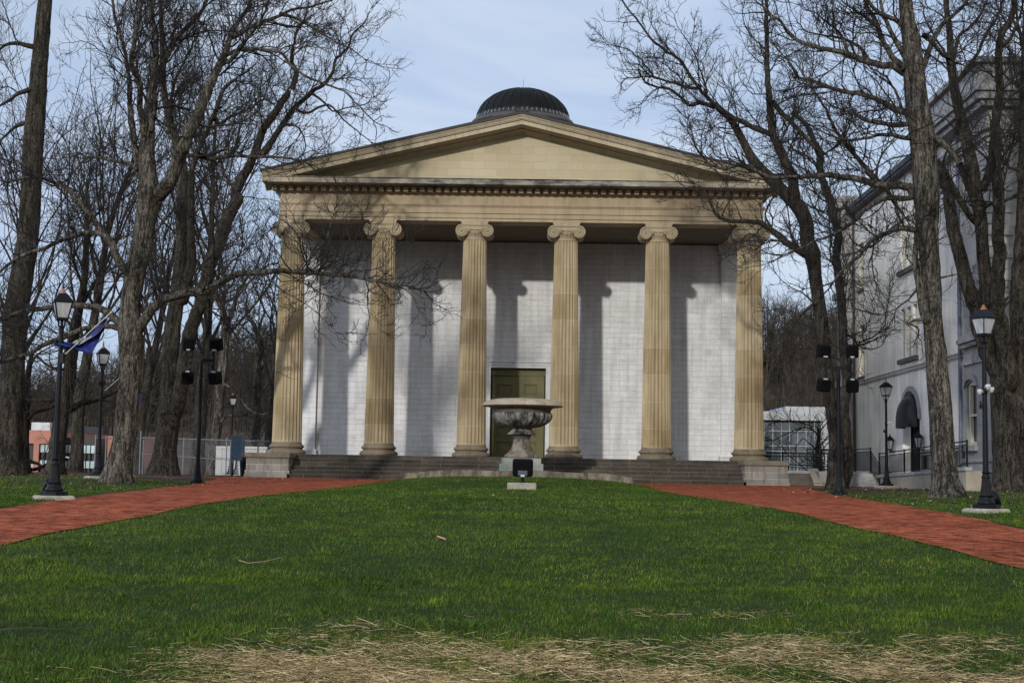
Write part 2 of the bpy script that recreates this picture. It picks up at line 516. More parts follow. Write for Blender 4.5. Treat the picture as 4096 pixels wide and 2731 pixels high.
def copy_tree(o, parent=None):
    c = o.copy(); COL.objects.link(c)
    if parent: c.parent = parent
    for ch in list(o.children): copy_tree(ch, c)
    return c

def np_mesh(name, V, Q, m, parent=None, smooth=True, tri=False):
    """fast mesh from numpy vertices and quads"""
    k = Q.shape[1]
    me = bpy.data.meshes.new(name)
    me.vertices.add(len(V)); me.vertices.foreach_set('co', V.astype(np.float32).ravel())
    me.loops.add(Q.size); me.loops.foreach_set('vertex_index', Q.astype(np.int32).ravel())
    me.polygons.add(len(Q))
    me.polygons.foreach_set('loop_start', np.arange(0, Q.size, k, dtype=np.int32))
    me.polygons.foreach_set('use_smooth', np.full(len(Q), smooth, dtype=bool))
    me.materials.append(m)
    me.update(calc_edges=True)
    o = bpy.data.objects.new(name, me)
    COL.objects.link(o)
    if parent: o.parent = parent
    return o

def tubes(P, R, s):
    """many tubes at once: P (N,m,3), R (N,m) -> vertices, quads"""
    N, m, _ = P.shape
    T = np.empty_like(P)
    T[:, 1:-1] = P[:, 2:]-P[:, :-2]; T[:, 0] = P[:, 1]-P[:, 0]; T[:, -1] = P[:, -1]-P[:, -2]
    T /= np.linalg.norm(T, axis=2, keepdims=True)+1e-9
    ref = np.array([0.31, 0.87, 0.38]); ref = ref/np.linalg.norm(ref)
    A = np.cross(T, ref); A /= np.linalg.norm(A, axis=2, keepdims=True)+1e-6
    B = np.cross(T, A)
    q = 2*PI*np.arange(s)/s
    V = P[:, :, None, :]+R[:, :, None, None]*(A[:, :, None, :]*np.cos(q)[None, None, :, None]+B[:, :, None, :]*np.sin(q)[None, None, :, None])
    idx = np.arange(N*m*s).reshape(N, m, s)
    a = idx[:, :-1, :]; b = np.roll(a, -1, 2); d = idx[:, 1:, :]; c = np.roll(d, -1, 2)
    Q = np.stack([a, b, c, d], -1).reshape(-1, 4)
    return V.reshape(-1, 3), Q

def merge(parts):
    Vs, Qs, o = [], [], 0
    for V, Q in parts:
        Vs.append(V); Qs.append(Q+o); o += len(V)
    return np.concatenate(Vs), np.concatenate(Qs)

# ------------------------------------------------------------------ ground shape
_PY = np.array([-80, -20, 0, 8, 15, 22, 28, 44, 52, 57, 75, 90, 115, 140, 200, 800.])
_PZ = np.array([-3, -2.0, -1.27, -.86, -.57, -.40, -.27, -.2, -.08, 0, 0, -.6, -1.9, -2.8, -3.4, -4.])
_yy = np.arange(-90, 820, 0.5)
_zz = np.interp(_yy, _PY, _PZ)
_zz = np.convolve(np.pad(_zz, 4, mode='edge'), np.ones(9)/9, 'valid')
def gz(x, y):
    x = np.asarray(x, float); y = np.asarray(y, float)
    p = np.interp(y, _yy, _zz)
    m = np.interp(y, [10, 26, 40, 45, 49.5, 51.0, 52.5], [0.0, 0.02, 0.10, 0.23, 0.31, 0.29, 0.0])
    p = p+m*np.clip(1-np.abs(x/4.9)**(2.0+np.clip((y-30)/20, 0, 1)*1.3), 0, 1)
    side = np.clip((np.abs(x)-8.0)/3.0, 0, 1)
    p = p+side*(0.01-0.2*p)*np.clip((y-5)/10, 0, 1)*np.clip((60-y)/6, 0, 1)
    far = np.clip((np.abs(x)-9.6)/2.6, 0, 1)*np.clip((y-34)/8, 0, 1)*np.clip((64-y)/8, 0, 1)
    p = p*(1-0.9*far)
    return p
def g1(x, y): return float(gz(x, y))
# ================================================================== the columned building
bld = thing('temple_front_building', 'tan stone building with six fluted columns, triangular pediment and black dome', 'building', (0, 60, 0))
def bp(mb, name, m, parent=None):
    """a part given in world coordinates, hung on the building"""
    mb.v = [(x, y-60, z) for x, y, z in mb.v]
    return mb.build(name, m, parent or bld)

CX6 = [-9.72, -5.83, -1.94, 1.95, 5.84, 9.73]
SLOPE, APEX = 0.238, 15.31
# --- steps and porch floor
st = MB()
for k in range(6):
    y0 = 58.85-0.33*(5-k)
    st.box(-9.2, 9.2, y0, 65.2, 0.1633*k-(0.12 if k == 0 else 0), 0.1633*(k+1)-0.001)
st.v = [(x, y, z) for x, y, z in st.v]
bp(st, 'steps', M['steps'])
bp(MB().box(-10.95, -9.2, 58.95, 65.2, -0.1, 0.975), 'porch_base', M['steps'])
bp(MB().box(9.2, 10.95, 58.95, 65.2, -0.1, 0.975), 'porch_base', M['steps'])
for sx in (-1, 1):
    p = MB()
    xa, xb = (-10.93, -9.1) if sx < 0 else (9.1, 10.93)
    p.box(xa+0.06, xb-0.06, 57.28, 58.95, 0.30, 0.80)
    p.box(xa+0.02, xb-0.02, 57.24, 58.95, 0.115, 0.297)
    p.box(xa, xb, 57.20, 58.95, -0.1, 0.112)
    o = bp(p, 'pedestal', M['pedestal'])
    q = MB().bbox(xa, xb, 57.18, 59.0, 0.803, 0.985, 0.02)
    q.v = [(x, y-60, z) for x, y, z in q.v]
    q.build('cap_slab', M['slab'], o)

# --- one column, copied five times
def make_column():
    N = 24*8
    zs = [1.46, 1.49, 1.52, 1.56, 1.60]+list(np.linspace(1.8, 9.9, 16))+[10.06, 10.10, 10.13, 10.15, 10.17, 10.20]
    def rad_at(z):
        t = (z-1.45)/(10.2-1.45)
        return 0.625-0.13*(0.75*t+0.25*t*t)
    v, f = [], []
    for z in zs:
        r = rad_at(z)
        fade = 1.0
        if z < 1.6: fade = math.sqrt(max(0, 1-((1.6-z)/0.11)**2)) if z > 1.49 else 0
        if z > 10.06: fade = math.sqrt(max(0, 1-((z-10.06)/0.11)**2)) if z < 10.17 else 0
        for k in range(N):
            q = (k % 8)/8.0
            u = (q-0.5)/0.41
            d = 0.075*math.sqrt(max(0, 1-u*u))*fade*(r/0.6) if abs(u) < 1 else 0
            t = 2*PI*k/N
            v.append(((r-d)*math.cos(t), (r-d)*math.sin(t), z))
    for i in range(len(zs)-1):
        for k in range(N):
            j = (k+1) % N
            f.append((i*N+k, i*N+j, (i+1)*N+j, (i+1)*N+k))
    root = MB().add(v, f, False).build('column', M['column'], bld)
    b = MB()
    prof = [(0.60, 0.965), (0.77, 0.97), (0.80, 1.0), (0.815, 1.05), (0.80, 1.10), (0.765, 1.135), (0.745, 1.14), (0.735, 1.155),
            (0.69, 1.165), (0.665, 1.19), (0.665, 1.215), (0.69, 1.235), (0.70, 1.25), (0.725, 1.255), (0.735, 1.28), (0.735, 1.31), (0.715, 1.345), (0.69, 1.355),
            (0.675, 1.36), (0.67, 1.385), (0.645, 1.40), (0.632, 1.44), (0.626, 1.475)]
    b.lathe(prof, 64)
    b.build('column_base', M['colbase'], root)
    c = MB()
    c.lathe([(0.494, 10.19), (0.49, 10.27), (0.505, 10.285), (0.515, 10.30), (0.505, 10.315)], 64, caps=False)
    # echinus with raised eggs
    c.lathe([(0.49, 10.31), (0.52, 10.33), (0.57, 10.40), (0.60, 10.48), (0.60, 10.55), (0.5, 10.6)], 24*8, caps=False,
            mod=lambda t, r, z: r-0.028*(1-abs(math.cos(12*t)))*(1 if 10.32 < z < 10.56 else 0))
    for sx in (-1, 1):
        ex, ez, vr = sx*0.545, 10.50, 0.262
        # the volute drum, waisted between the front and back faces
        pr = [(0.0, -0.585), (0.24, -0.585), (vr, -0.58), (vr, -0.47), (0.24, -0.42), (0.19, -0.15), (0.18, 0.0), (0.19, 0.15), (0.24, 0.42), (vr, 0.47), (vr, 0.58), (0.24, 0.585), (0, 0.585)]
        n = 40; v = []; f = []
        for r, y in pr:
            for k in range(n):
                t = 2*PI*k/n
                v.append((ex+r*math.cos(t), y, ez+r*math.sin(t)))
        for i in range(len(pr)-1):
            for k in range(n):
                j = (k+1) % n
                f.append((i*n+k, (i+1)*n+k, (i+1)*n+j, i*n+j))
        c.add(v, f, False)
        for fy in (-0.60, 0.60):
            pts = []; rs = []
            for i in range(90):
                t = i/89.0
                a = PI/2-sx*t*2.6*2*PI
                r = 0.245*(1-t)**0.8*0.93+0.02
                pts.append((ex-0*sx+r*math.cos(a), fy, ez+r*math.sin(a)))
                rs.append(0.034*(1-t*0.6))
            c.tube(pts, rs, 6)
            c.lathe([(0.0, 0), (0.045, 0.0), (0.04, 0.03), (0, 0.045)], 10, caps=False)
            m = len(c.v)-40
            s = -1 if fy < 0 else 1
            for q in range(m, len(c.v)):
                x, y, z = c.v[q]
                c.v[q] = (ex+x, fy+s*z, ez+y)
    # band between the volutes, sagging in the middle
    for y0, y1 in ((-0.60, 0.60),):
        top, bot = [], []
        for i in range(13):
            u = -1+2*i/12.0
            x = u*0.56
            top.append((x, 10.765))
            bot.append((x, 10.56-0.0*abs(u)-0.035*(1-u*u)))
        poly = bot+top[::-1]
        c.prism(poly, lambda u, w, a: (u, a, w), y1, y0)
    for fy in (-0.615, 0.615):
        c.tube([(-0.55+1.1*i/14, fy, 10.745-0.012*math.sin(PI*i/14)) for i in range(15)], 0.024, 6)
        c.tube([(-0.33+0.66*i/14, fy, 10.575-0.03*math.sin(PI*i/14)) for i in range(15)], 0.016, 6)
        for sx in (-1, 1):
            for q in range(3):
                c.tube([(sx*0.30, fy, 10.54-0.03*q), (sx*0.23, fy-0.01, 10.52-0.035*q), (sx*(0.17+0.02*q), fy, 10.50-0.03*q)], [0.02, 0.018, 0.006], 5)
    c.prism([(-0.54, 10.767), (0.54, 10.767), (0.545, 10.83), (0.575, 10.865), (0.585, 10.88), (0.585, 10.918), (-0.585, 10.918), (-0.585, 10.88), (-0.575, 10.865), (-0.545, 10.83)],
            lambda u, w, a: (u, a, w), 0.585, -0.585)
    c.build('capital', M['cap'], root)
    return root
col0 = make_column()
for i, x in enumerate(CX6):
    o = col0 if i == 0 else copy_tree(col0, bld)
    o.location = (x, 0, 0)
    o.rotation_euler = (0, 0, 0)

# --- entablature over the columns and along the side walls
def band(mb, xh, y0, z0, z1, yb=98.0):
    """a course that runs round the front and both sides"""
    return mb.box(-xh, xh, y0, yb, z0, z1)
e = MB()
# the beam: front and side beams leave the porch open below
e.box(-10.15, 10.15, 59.57, 60.49, 10.93, 11.50)
for z0, z1, o in ((10.92, 11.03, 0.0), (11.052, 11.23, 0.018), (11.252, 11.50, 0.036)):
    e.box(-10.22-o, 10.22+o, 59.5-o, 60.5, z0, z1)
    e.box(-10.22-o, -9.25, 60.5, 65.0, z0, z1)
    e.box(9.25, 10.22+o, 60.5, 65.0, z0, z1)
    e.box(-10.22-o, 10.22+o, 65.0, 98.0, z0, z1)
def mould(mb, prof, z_off=0.0, xh=10.22, y0=59.5, yb=98.0):
    """profile (out, z) run along the front and both sides"""
    n = len(prof)
    rows = []
    for o, z in prof:
        rows.append([(-xh-o, yb, z), (-xh-o, y0-o, z), (xh+o, y0-o, z), (xh+o, yb, z)])
    v = [p for r in rows for p in r]
    f = []
    for i in range(n-1):
        for k in range(3):
            f.append((i*4+k, i*4+k+1, (i+1)*4+k+1, (i+1)*4+k))
    return mb.add(v, f)
mould(e, [(0.03, 11.49), (0.06, 11.51), (0.065, 11.53), (0.05, 11.535), (0.09, 11.58), (0.10, 11.60), (0.10, 11.63), (0.0, 11.64), (0.0, 12.05), (0.03, 12.06), (0.05, 12.09), (0.12, 12.095), (0.12, 12.33)])
bp(e, 'entablature', M['arch'])
# toothed dentil band, one comb-shaped course round front and sides
d = MB()
out = []
xb, yf = 10.5, 59.15
for k in range(92):          # left side, from the back to the front
    y = 97.6-(97.6-59.5)*k/91
    out += [(-10.30, y+0.098), (-xb, y+0.098), (-xb, y-0.098), (-10.30, y-0.098)]
n = 61
for k in range(n):
    x = -10.44+20.88*k/(n-1)
    out += [(x-0.098, 59.44), (x-0.098, yf), (x+0.098, yf), (x+0.098, 59.44)]
for k in range(92):
    y = 59.5+(97.6-59.5)*k/91
    out += [(10.30, y-0.098), (xb, y-0.098), (xb, y+0.098), (10.30, y+0.098)]
v = [(x, y, 12.097) for x, y in out]+[(x, y, 12.288) for x, y in out]
n = len(out)
f = [(i, i+1, n+i+1, n+i) for i in range(n-1)]
for i in range(0, n, 4):
    f.append((i+3, i+2, i+1, i)); f.append((n+i, n+i+1, n+i+2, n+i+3))
d.add(v, f)
o = bp(d, 'dentil_course', M['tan'])
c = MB()
c.box(-10.62, 10.62, 58.56, 98.2, 12.315, 12.51)
mould(c, [(0.46, 12.511), (0.47, 12.525), (0.44, 12.53), (0.49, 12.545), (0.495, 12.565), (0.0, 12.60)], xh=10.14, y0=59.04, yb=98.2)
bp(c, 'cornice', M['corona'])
bp(MB().box(-9.25, 9.25, 60.5, 65.0, 10.965, 11.1), 'porch_ceiling', M['ceiling'])

# --- pediment
t = MB()
zt = lambda x, top: top-SLOPE*abs(x)
t.prism([(-9.6, 12.55), (9.6, 12.55), (9.6, 12.70), (0.0, 14.9), (-9.6, 12.70)], lambda u, w, a: (u, a, w), 59.9, 59.6)
bp(t, 'tympanum', M['tympanum'])
rk = MB()
# profile (y, height under the apex line), from the soffit out to the top
prof = [(59.7, -0.60), (59.58, -0.60), (59.54, -0.56), (59.50, -0.55), (59.40, -0.50), (59.30, -0.46), (59.25, -0.45), (59.25, -0.405), (58.60, -0.40), (58.60, -0.235), (58.70, -0.232), (58.70, -0.205), (58.58, -0.20), (58.57, -0.165), (58.66, -0.163), (58.66, -0.145),
        (58.55, -0.155), (58.535, -0.11), (58.50, -0.06), (58.47, -0.035), (58.465, 0.0), (59.9, 0.0)]
for sx in (-1, 1):
    rows = []
    for xx in (0.0, 10.86):
        rows.append([(sx*xx, y, APEX+dz-SLOPE*xx) for y, dz in prof])
    n = len(prof)
    v = rows[0]+rows[1]
    f = []
    for i in range(n-1):
        f.append((i, i+1, n+i+1, n+i) if sx > 0 else (i, n+i, n+i+1, i+1))
    rk.add(v, f)
    rk.add(rows[1], [tuple(range(n))])
bp(rk, 'raking_cornice', M['tan'])

# --- roof and dome
r = MB()
for sx in (-1, 1):
    r.hexa([(0, 58.42, APEX+0.012), (sx*10.93, 58.42, APEX+0.012-SLOPE*10.93), (sx*10.93, 98.4, APEX+0.012-SLOPE*10.93), (0, 98.4, APEX+0.012),
            (0, 58.42, APEX+0.13), (sx*10.93, 58.42, APEX+0.11-SLOPE*10.93), (sx*10.93, 98.4, APEX+0.11-SLOPE*10.93), (0, 98.4, APEX+0.13)])
roof = bp(r, 'roof', M['roof'])
bx = MB().box(-0.27, 0.27, 58.40, 60.2, APEX+0.10, APEX+0.20)
bx.v = [(x, y-60, z) for x, y, z in bx.v]
bx.build('ridge_cap', M['roof'], roof)
for sx in (-1, 1):       # low chimney stubs behind the eaves
    q = MB().bbox(sx*9.35-0.3, sx*9.35+0.3, 60.2, 61.0, 12.9, 13.42, 0.04)
    q.v = [(x, y-60, z) for x, y, z in q.v]
    q.build('acroterion_block', M['slab'], roof)
DX, DY = -0.1, 72.0
dm = MB()
prof = []
for i in range(21):
    a = (PI/2)*i/20
    prof.append((2.42*math.cos(a)+0.001, 18.32+1.72*math.sin(a)))
dm.lathe(prof, 96, (DX, DY), caps=False)
for k in range(30):
    a = 2*PI*k/30+0.05
    dm.tube([(DX+(2.42*math.cos(q)+0.012)*math.cos(a), DY+(2.42*math.cos(q)+0.012)*math.sin(a), 18.32+1.72*math.sin(q)+0.006) for q in np.linspace(0.0, 1.5, 12)], 0.017, 4)
dome = bp(dm, 'dome', M['dome'])
def dp(mb, name, m):
    mb.v = [(x, y-60, z) for x, y, z in mb.v]
    return mb.build(name, m, dome)
dp(MB().lathe([(2.36, 18.55), (2.40, 18.55), (2.47, 18.38), (2.52, 18.29)], 96, (DX, DY), caps=False), 'dome_band', M['band'])
rng = random.Random(3)
for k in range(64):
    a = 2*PI*k/64+rng.uniform(-0.01, 0.01)
    if rng.random() < 0.85 and math.sin(a) < 0.3:
        dp(MB().tube([(DX+2.415*math.cos(a), DY+2.415*math.sin(a), 18.53-rng.random()*0.03), (DX+2.50*math.cos(a), DY+2.50*math.sin(a), 18.37-rng.random()*0.05)], [0.009, 0.012], 4), 'snow_guard', M['drip'])
dp(MB().lathe([(2.50, 18.30), (2.62, 18.26), (2.70, 18.15), (2.74, 18.05), (2.70, 18.02), (2.6, 17.9), (2.6, 15.2)], 96, (DX, DY), caps=False), 'dome_drum', M['skirt'])
dp(MB().tube([(DX, DY, 20.0), (DX, DY, 20.68)], [0.014, 0.006], 6), 'lightning_rod', M['galv'])

# --- front wall, pilasters, side walls
w = MB()
HOLE = (-1.31, 1.21, 5.12)
w.box(-9.3, HOLE[0], 65.0, 65.5, 0.9, 11.4).box(HOLE[1], 9.3, 65.0, 65.5, 0.9, 11.4).box(HOLE[0], HOLE[1], 65.0, 65.5, HOLE[2], 11.4)
fw = bp(w, 'front_wall', M['marble'])
bp(MB().box(-10.12, -9.9, 65.45, 97.9, 0, 10.93).box(9.9, 10.12, 65.45, 97.9, 0, 10.93).box(-9.9, 9.9, 97.6, 97.9, 0, 10.93), 'side_wall', M['marble_side'])
for sx in (-1, 1):
    p = MB()
    xa, xb = (-10.24, -9.27) if sx < 0 else (9.2, 10.17)
    p.box(xa, xb, 64.8, 65.45, 1.25, 10.45)
    for o, z0, z1 in ((0.10, 0.975, 1.10), (0.05, 1.10, 1.16), (0.085, 1.16, 1.26), (0.05, 10.45, 10.53), (0.09, 10.53, 10.72), (0.13, 10.72, 10.92)):
        p.box(xa-o, xb+o, 64.8-o, 65.45, z0, z1-0.002)
    bp(p, 'pilaster', M['marble'])
fr = MB()
for a, b, yo in ((1.0, 0.0, 0.0),):
    fr.box(-1.50, HOLE[0], 64.86, 65.3, 0.975, 5.30).box(HOLE[1], 1.40, 64.86, 65.3, 0.975, 5.30).box(HOLE[0], HOLE[1], 64.86, 65.3, 5.12, 5.30)
    fr.box(-1.56, -1.44, 64.83, 65.0, 0.975, 5.36).box(1.34, 1.46, 64.83, 65.0, 0.975, 5.36).box(-1.44, 1.34, 64.83, 65.0, 5.24, 5.36)
    fr.box(-1.62, 1.52, 64.78, 65.0, 5.365, 5.43)
bp(fr, 'door_frame', M['marble_plain'])
def leaf(x0, x1, y):
    m = MB()
    z0, z1 = 0.985, 4.78
    cols = [(x0+0.23, x1-0.30)]
    rows = [(1.22, 1.75), (1.95, 2.45), (2.65, 3.2), (3.38, 3.72), (3.90, 4.38)]
    cx0, cx1 = cols[0]
    m.box(x0, cx0, y, y+0.07, z0, z1).box(cx1, x1, y, y+0.07, z0, z1)
    zz = [z0]+[q for r_ in rows for q in r_]+[z1]
    for i in range(0, len(zz), 2):
        m.box(cx0, cx1, y, y+0.07, zz[i], zz[i+1])
    for a, b in rows:
        m.box(cx0, cx1, y+0.055, y+0.065, a, b)
        m.bbox(cx0+0.07, cx1-0.07, y+0.025, y+0.06, a+0.06, b-0.06, 0.015)
    return m
dl = bp(leaf(-1.25, -0.03, 65.27), 'door_leaf', M['door'])
dr = bp(leaf(-0.02, 1.15, 65.20), 'door_leaf', M['door'])
bp(MB().box(-1.31, 1.21, 65.36, 65.42, 0.975, 5.12).box(-1.30, 1.20, 65.18, 65.36, 4.79, 5.115), 'door_transom', M['door'])
# ================================================================== ground, paths, lawn
xs = np.unique(np.concatenate([np.linspace(-500, -40, 24), np.linspace(-40, -12, 29), np.linspace(-12, 12, 97), np.linspace(12, 40, 29), np.linspace(40, 500, 24)]))
ys = np.unique(np.concatenate([np.linspace(-80, 0, 9), np.linspace(0, 60, 181), np.linspace(60, 140, 41), np.linspace(140, 700, 29)]))
X, Y = np.meshgrid(xs, ys)
Z = gz(X, Y)
V = np.stack([X, Y, Z], -1).reshape(-1, 3)
ii = np.arange(V.shape[0]).reshape(X.shape)
Q = np.stack([ii[:-1, :-1], ii[:-1, 1:], ii[1:, 1:], ii[1:, :-1]], -1).reshape(-1, 4)
def ground_mat():
    m, nt, b = mat('lawn_ground', 0.95, 0, 0.1)
    n1 = noise(nt, pos(nt), 0.35, 5, 0.6)
    n2 = noise(nt, pos(nt), 2.6, 6, 0.7)
    n3 = noise(nt, pos(nt), 22, 5, 0.75)
    col = ramp(nt, n3, [(0.3, (0.010, 0.018, 0.004)), (0.55, (0.027, 0.045, 0.008)), (0.75, (0.055, 0.078, 0.016))])
    col = mixc(nt, 0.6, col, ramp(nt, n2, [(0.32, 0.6), (0.66, 1.25)]), 'MULTIPLY')
    dirt = ramp(nt, n3, [(0.3, (0.030, 0.021, 0.015)), (0.7, (0.072, 0.052, 0.038))])
    s = nt.nodes.new('ShaderNodeSeparateXYZ'); L(nt, pos(nt), s.inputs[0])
    ab = nt.nodes.new('ShaderNodeMath'); ab.operation = 'ABSOLUTE'; L(nt, s.outputs[0], ab.inputs[0])
    m1 = nt.nodes.new('ShaderNodeMapRange'); m1.inputs['From Min'].default_value = 9.5; m1.inputs['From Max'].default_value = 12.0
    L(nt, ab.outputs[0], m1.inputs['Value'])
    m2 = nt.nodes.new('ShaderNodeMapRange'); m2.inputs['From Min'].default_value = 33.0; m2.inputs['From Max'].default_value = 40.0
    L(nt, s.outputs[1], m2.inputs['Value'])
    mm = nt.nodes.new('ShaderNodeMath'); mm.operation = 'MULTIPLY'
    L(nt, m1.outputs['Result'], mm.inputs[0]); L(nt, m2.outputs['Result'], mm.inputs[1])
    fac = nt.nodes.new('ShaderNodeMath'); fac.operation = 'MULTIPLY'
    L(nt, mm.outputs[0], fac.inputs[0]); L(nt, ramp(nt, n2, [(0.36, 0.25), (0.55, 1.0)]), fac.inputs[1])
    col = mixc(nt, fac.outputs[0], col, dirt)
    L(nt, col, b.inputs['Base Color'])
    bump(nt, b, n3, 0.8, 0.04)
    return m
tag(np_mesh('ground', V, Q, ground_mat()), kind='structure')

def brick_mat(name, c1, c2, cm, worn, axis='xy'):
    m, nt, b = mat(name, 0.95, 0, 0.03)
    t = bricktex(nt, axes(nt, axis), 0.21, 0.105, 0.007, c1, c2, cm, bias=0.0, smooth=0.2)
    col = t.outputs['Color']
    n1 = noise(nt, pos(nt), 0.6, 5, 0.65)
    col = mixc(nt, 0.7, col, ramp(nt, n1, [(0.3, worn), (0.62, (1.1, 1.1, 1.1))]), 'MULTIPLY')
    n2 = noise(nt, pos(nt), 5, 5, 0.75)
    col = mixc(nt, 0.85, col, ramp(nt, n2, [(0.36, 0.35), (0.56, 1.12)]), 'MULTIPLY')
    n6 = noise(nt, pos(nt, 'world', (2.2, 1.0, 1)), 1.7, 6, 0.8)
    col = mixc(nt, 0.75, col, ramp(nt, n6, [(0.38, (0.33, 0.30, 0.30)), (0.49, 0.95), (0.7, (1.2, 1.12, 1.08))]), 'MULTIPLY')
    n5 = noise(nt, pos(nt), 3.1, 3, 0.8)
    col = mixc(nt, ramp(nt, n5, [(0.68, 0.0), (0.72, 0.8)]), col, (0.34, 0.27, 0.22))
    L(nt, col, b.inputs['Base Color'])
    bump(nt, b, t.outputs['Fac'], -0.4, 0.01)
    return m
M['brick'] = brick_mat('red_brick_paving', (0.20, 0.046, 0.022), (0.46, 0.132, 0.062), (0.11, 0.05, 0.04), (0.62, 0.55, 0.55))
M['brick_dark'] = brick_mat('dull_brick_paving', (0.11, 0.065, 0.055), (0.16, 0.095, 0.08), (0.07, 0.05, 0.045), (0.55, 0.55, 0.55))
def sheet(name, fin, fout, y0, y1, m, lift, nx=10, dy=0.4):
    yy = np.arange(y0, y1+0.01, dy)
    P = np.array([[(fin(y)+(fout(y)-fin(y))*k/nx, y) for k in range(nx+1)] for y in yy])
    Zp = gz(P[..., 0], P[..., 1])+lift
    V = np.concatenate([P, Zp[..., None]], -1).reshape(-1, 3)
    ii = np.arange(len(V)).reshape(len(yy), nx+1)
    Q = np.stack([ii[:-1, :-1], ii[:-1, 1:], ii[1:, 1:], ii[1:, :-1]], -1).reshape(-1, 4)
    if fin(30) > fout(30): Q = Q[:, ::-1]
    return tag(np_mesh(name, V, Q, m), kind='structure')
def wob(y, k): return 0.05*math.sin(y*0.9+k)+0.03*math.sin(y*2.3+2*k)
IN_L = lambda y: -(5.0+0.15*math.sin(y*0.08))-0.1+wob(y, 1)
OUT_L = lambda y: np.interp(y, [0, 15, 22, 30, 44, 51, 58], [-7.3, -7.5, -7.8, -8.3, -9.75, -10.6, -11.2])+wob(y, 2)
IN_R = lambda y: np.interp(y, [0, 15, 25, 40, 51], [6.0, 5.75, 5.4, 4.9, 4.55])+wob(y, 3)
OUT_R = lambda y: np.interp(y, [0, 15, 22, 30, 44, 51, 58], [7.7, 7.8, 8.1, 8.6, 9.8, 10.4, 11.2])+wob(y, 4)
sheet('brick_path', IN_L, OUT_L, -5, 51.4, M['brick'], 0.014)
sheet('brick_path', IN_R, OUT_R, -5, 51.4, M['brick'], 0.014)
sheet('brick_forecourt', lambda y: -11.4, lambda y: 11.4, 51.4, 57.6, M['brick'], 0.010, 40)
sheet('side_paving', lambda y: -11.4, lambda y: -26.0, 47.0, 56.0, M['brick_dark'], 0.008, 20)
sheet('side_paving', lambda y: 11.4, lambda y: 15.0, 47.0, 62.0, M['brick_dark'], 0.008, 10)

# --- grass blades
def grass_mat():
    m, nt, b = mat('grass_blades', 0.8, 0, 0.08)
    g = nt.nodes.new('ShaderNodeNewGeometry')
    rp = g.outputs['Random Per Island']
    col = ramp(nt, rp, [(0.0, (0.024, 0.050, 0.008)), (0.45, (0.050, 0.098, 0.014)), (0.85, (0.090, 0.152, 0.025)), (0.95, (0.12, 0.13, 0.035)), (1.0, (0.24, 0.19, 0.09))])
    n1 = noise(nt, pos(nt), 0.8, 5, 0.65)
    col = mixc(nt, 0.8, col, ramp(nt, n1, [(0.3, (0.5, 0.62, 0.6)), (0.5, (0.95, 1.0, 0.8)), (0.70, (1.5, 1.4, 0.9))]), 'MULTIPLY')
    n9 = noise(nt, pos(nt, 'world', (1, 0.6, 1)), 0.33, 3, 0.5)
    col = mixc(nt, 0.9, col, ramp(nt, n9, [(0.36, (0.72, 0.80, 0.8)), (0.62, (1.35, 1.2, 0.95))]), 'MULTIPLY')
    n2 = noise(nt, pos(nt), 3.2, 4, 0.6)
    col = mixc(nt, 0.75, col, ramp(nt, n2, [(0.34, (0.55, 0.6, 0.62)), (0.52, 1.0), (0.68, (1.25, 1.28, 1.05))]), 'MULTIPLY')
    n10 = noise(nt, pos(nt), 1.5, 6, 0.75, 0.5)
    dry = ramp(nt, rp, [(0.0, (0.06, 0.045, 0.022)), (1.0, (0.22, 0.17, 0.09))])
    col = mixc(nt, ramp(nt, n10, [(0.60, 0.0), (0.68, 0.75)]), col, dry)
    n11 = noise(nt, pos(nt), 4.5, 3, 0.6)
    col = mixc(nt, ramp(nt, n11, [(0.58, 0.0), (0.66, 0.6)]), col, (0.028, 0.062, 0.026))
    L(nt, col, b.inputs['Base Color'])
    return m
rs = np.random.RandomState(7)
def blades(n, fx, ylo, yhi, h0, h1, w, power=1.0):
    y = ylo+(yhi-ylo)*rs.rand(n)**power
    lo, hi = fx
    x = np.array([lo(v) for v in (ylo, yhi)]); 
    xl = np.interp(y, [ylo, yhi], [lo(ylo), lo(yhi)]); xh = np.interp(y, [ylo, yhi], [hi(ylo), hi(yhi)])
    x = xl+(xh-xl)*rs.rand(n)
    # clumps: keep blades where a lumpy density field allows
    den = 0.55+0.25*np.sin(x*3.1+1.7*np.sin(y*1.3))*np.sin(y*2.7+1.1*np.sin(x*1.9))+0.2*np.sin(x*9.3+y*4.1)*np.sin(y*8.1-x*3.3)
    keep = rs.rand(n) < np.clip(den*1.35-0.02, 0.1, 1)
    x, y = x[keep], y[keep]; den = den[keep]
    n = len(x)
    h = (h0+(h1-h0)*rs.rand(n)**2)*(0.7+0.6*den)
    a = rs.rand(n)*2*PI; lean = (0.25+0.9*rs.rand(n))*h
    z = gz(x, y)-0.005
    ca, sa = np.cos(a), np.sin(a)
    wx, wy = -sa*w, ca*w
    def pt(s, t): return np.stack([x+ca*lean*t*t+s*wx*(1-t*0.5), y+sa*lean*t*t+s*wy*(1-t*0.5), z+h*t*(1-0.25*t)], -1)
    tip = np.stack([x+ca*lean, y+sa*lean, z+h*0.78], -1)
    V = np.stack([pt(-1, 0.), pt(1, 0.), pt(1, .55), pt(-1, .55), tip+np.stack([wx, wy, wx*0], -1)*0.15, tip-np.stack([wx, wy, wx*0], -1)*0.15], 1).reshape(-1, 3)
    o = np.arange(n)[:, None]*6
    Q = np.concatenate([o+np.array([[0, 1, 2, 3]]), o+np.array([[3, 2, 4, 5]])], 0)
    return V, Q
inL = lambda y: -min(5.3, 0.40*y+0.4)
inR = lambda y: min(5.9, 0.40*y+1.0)
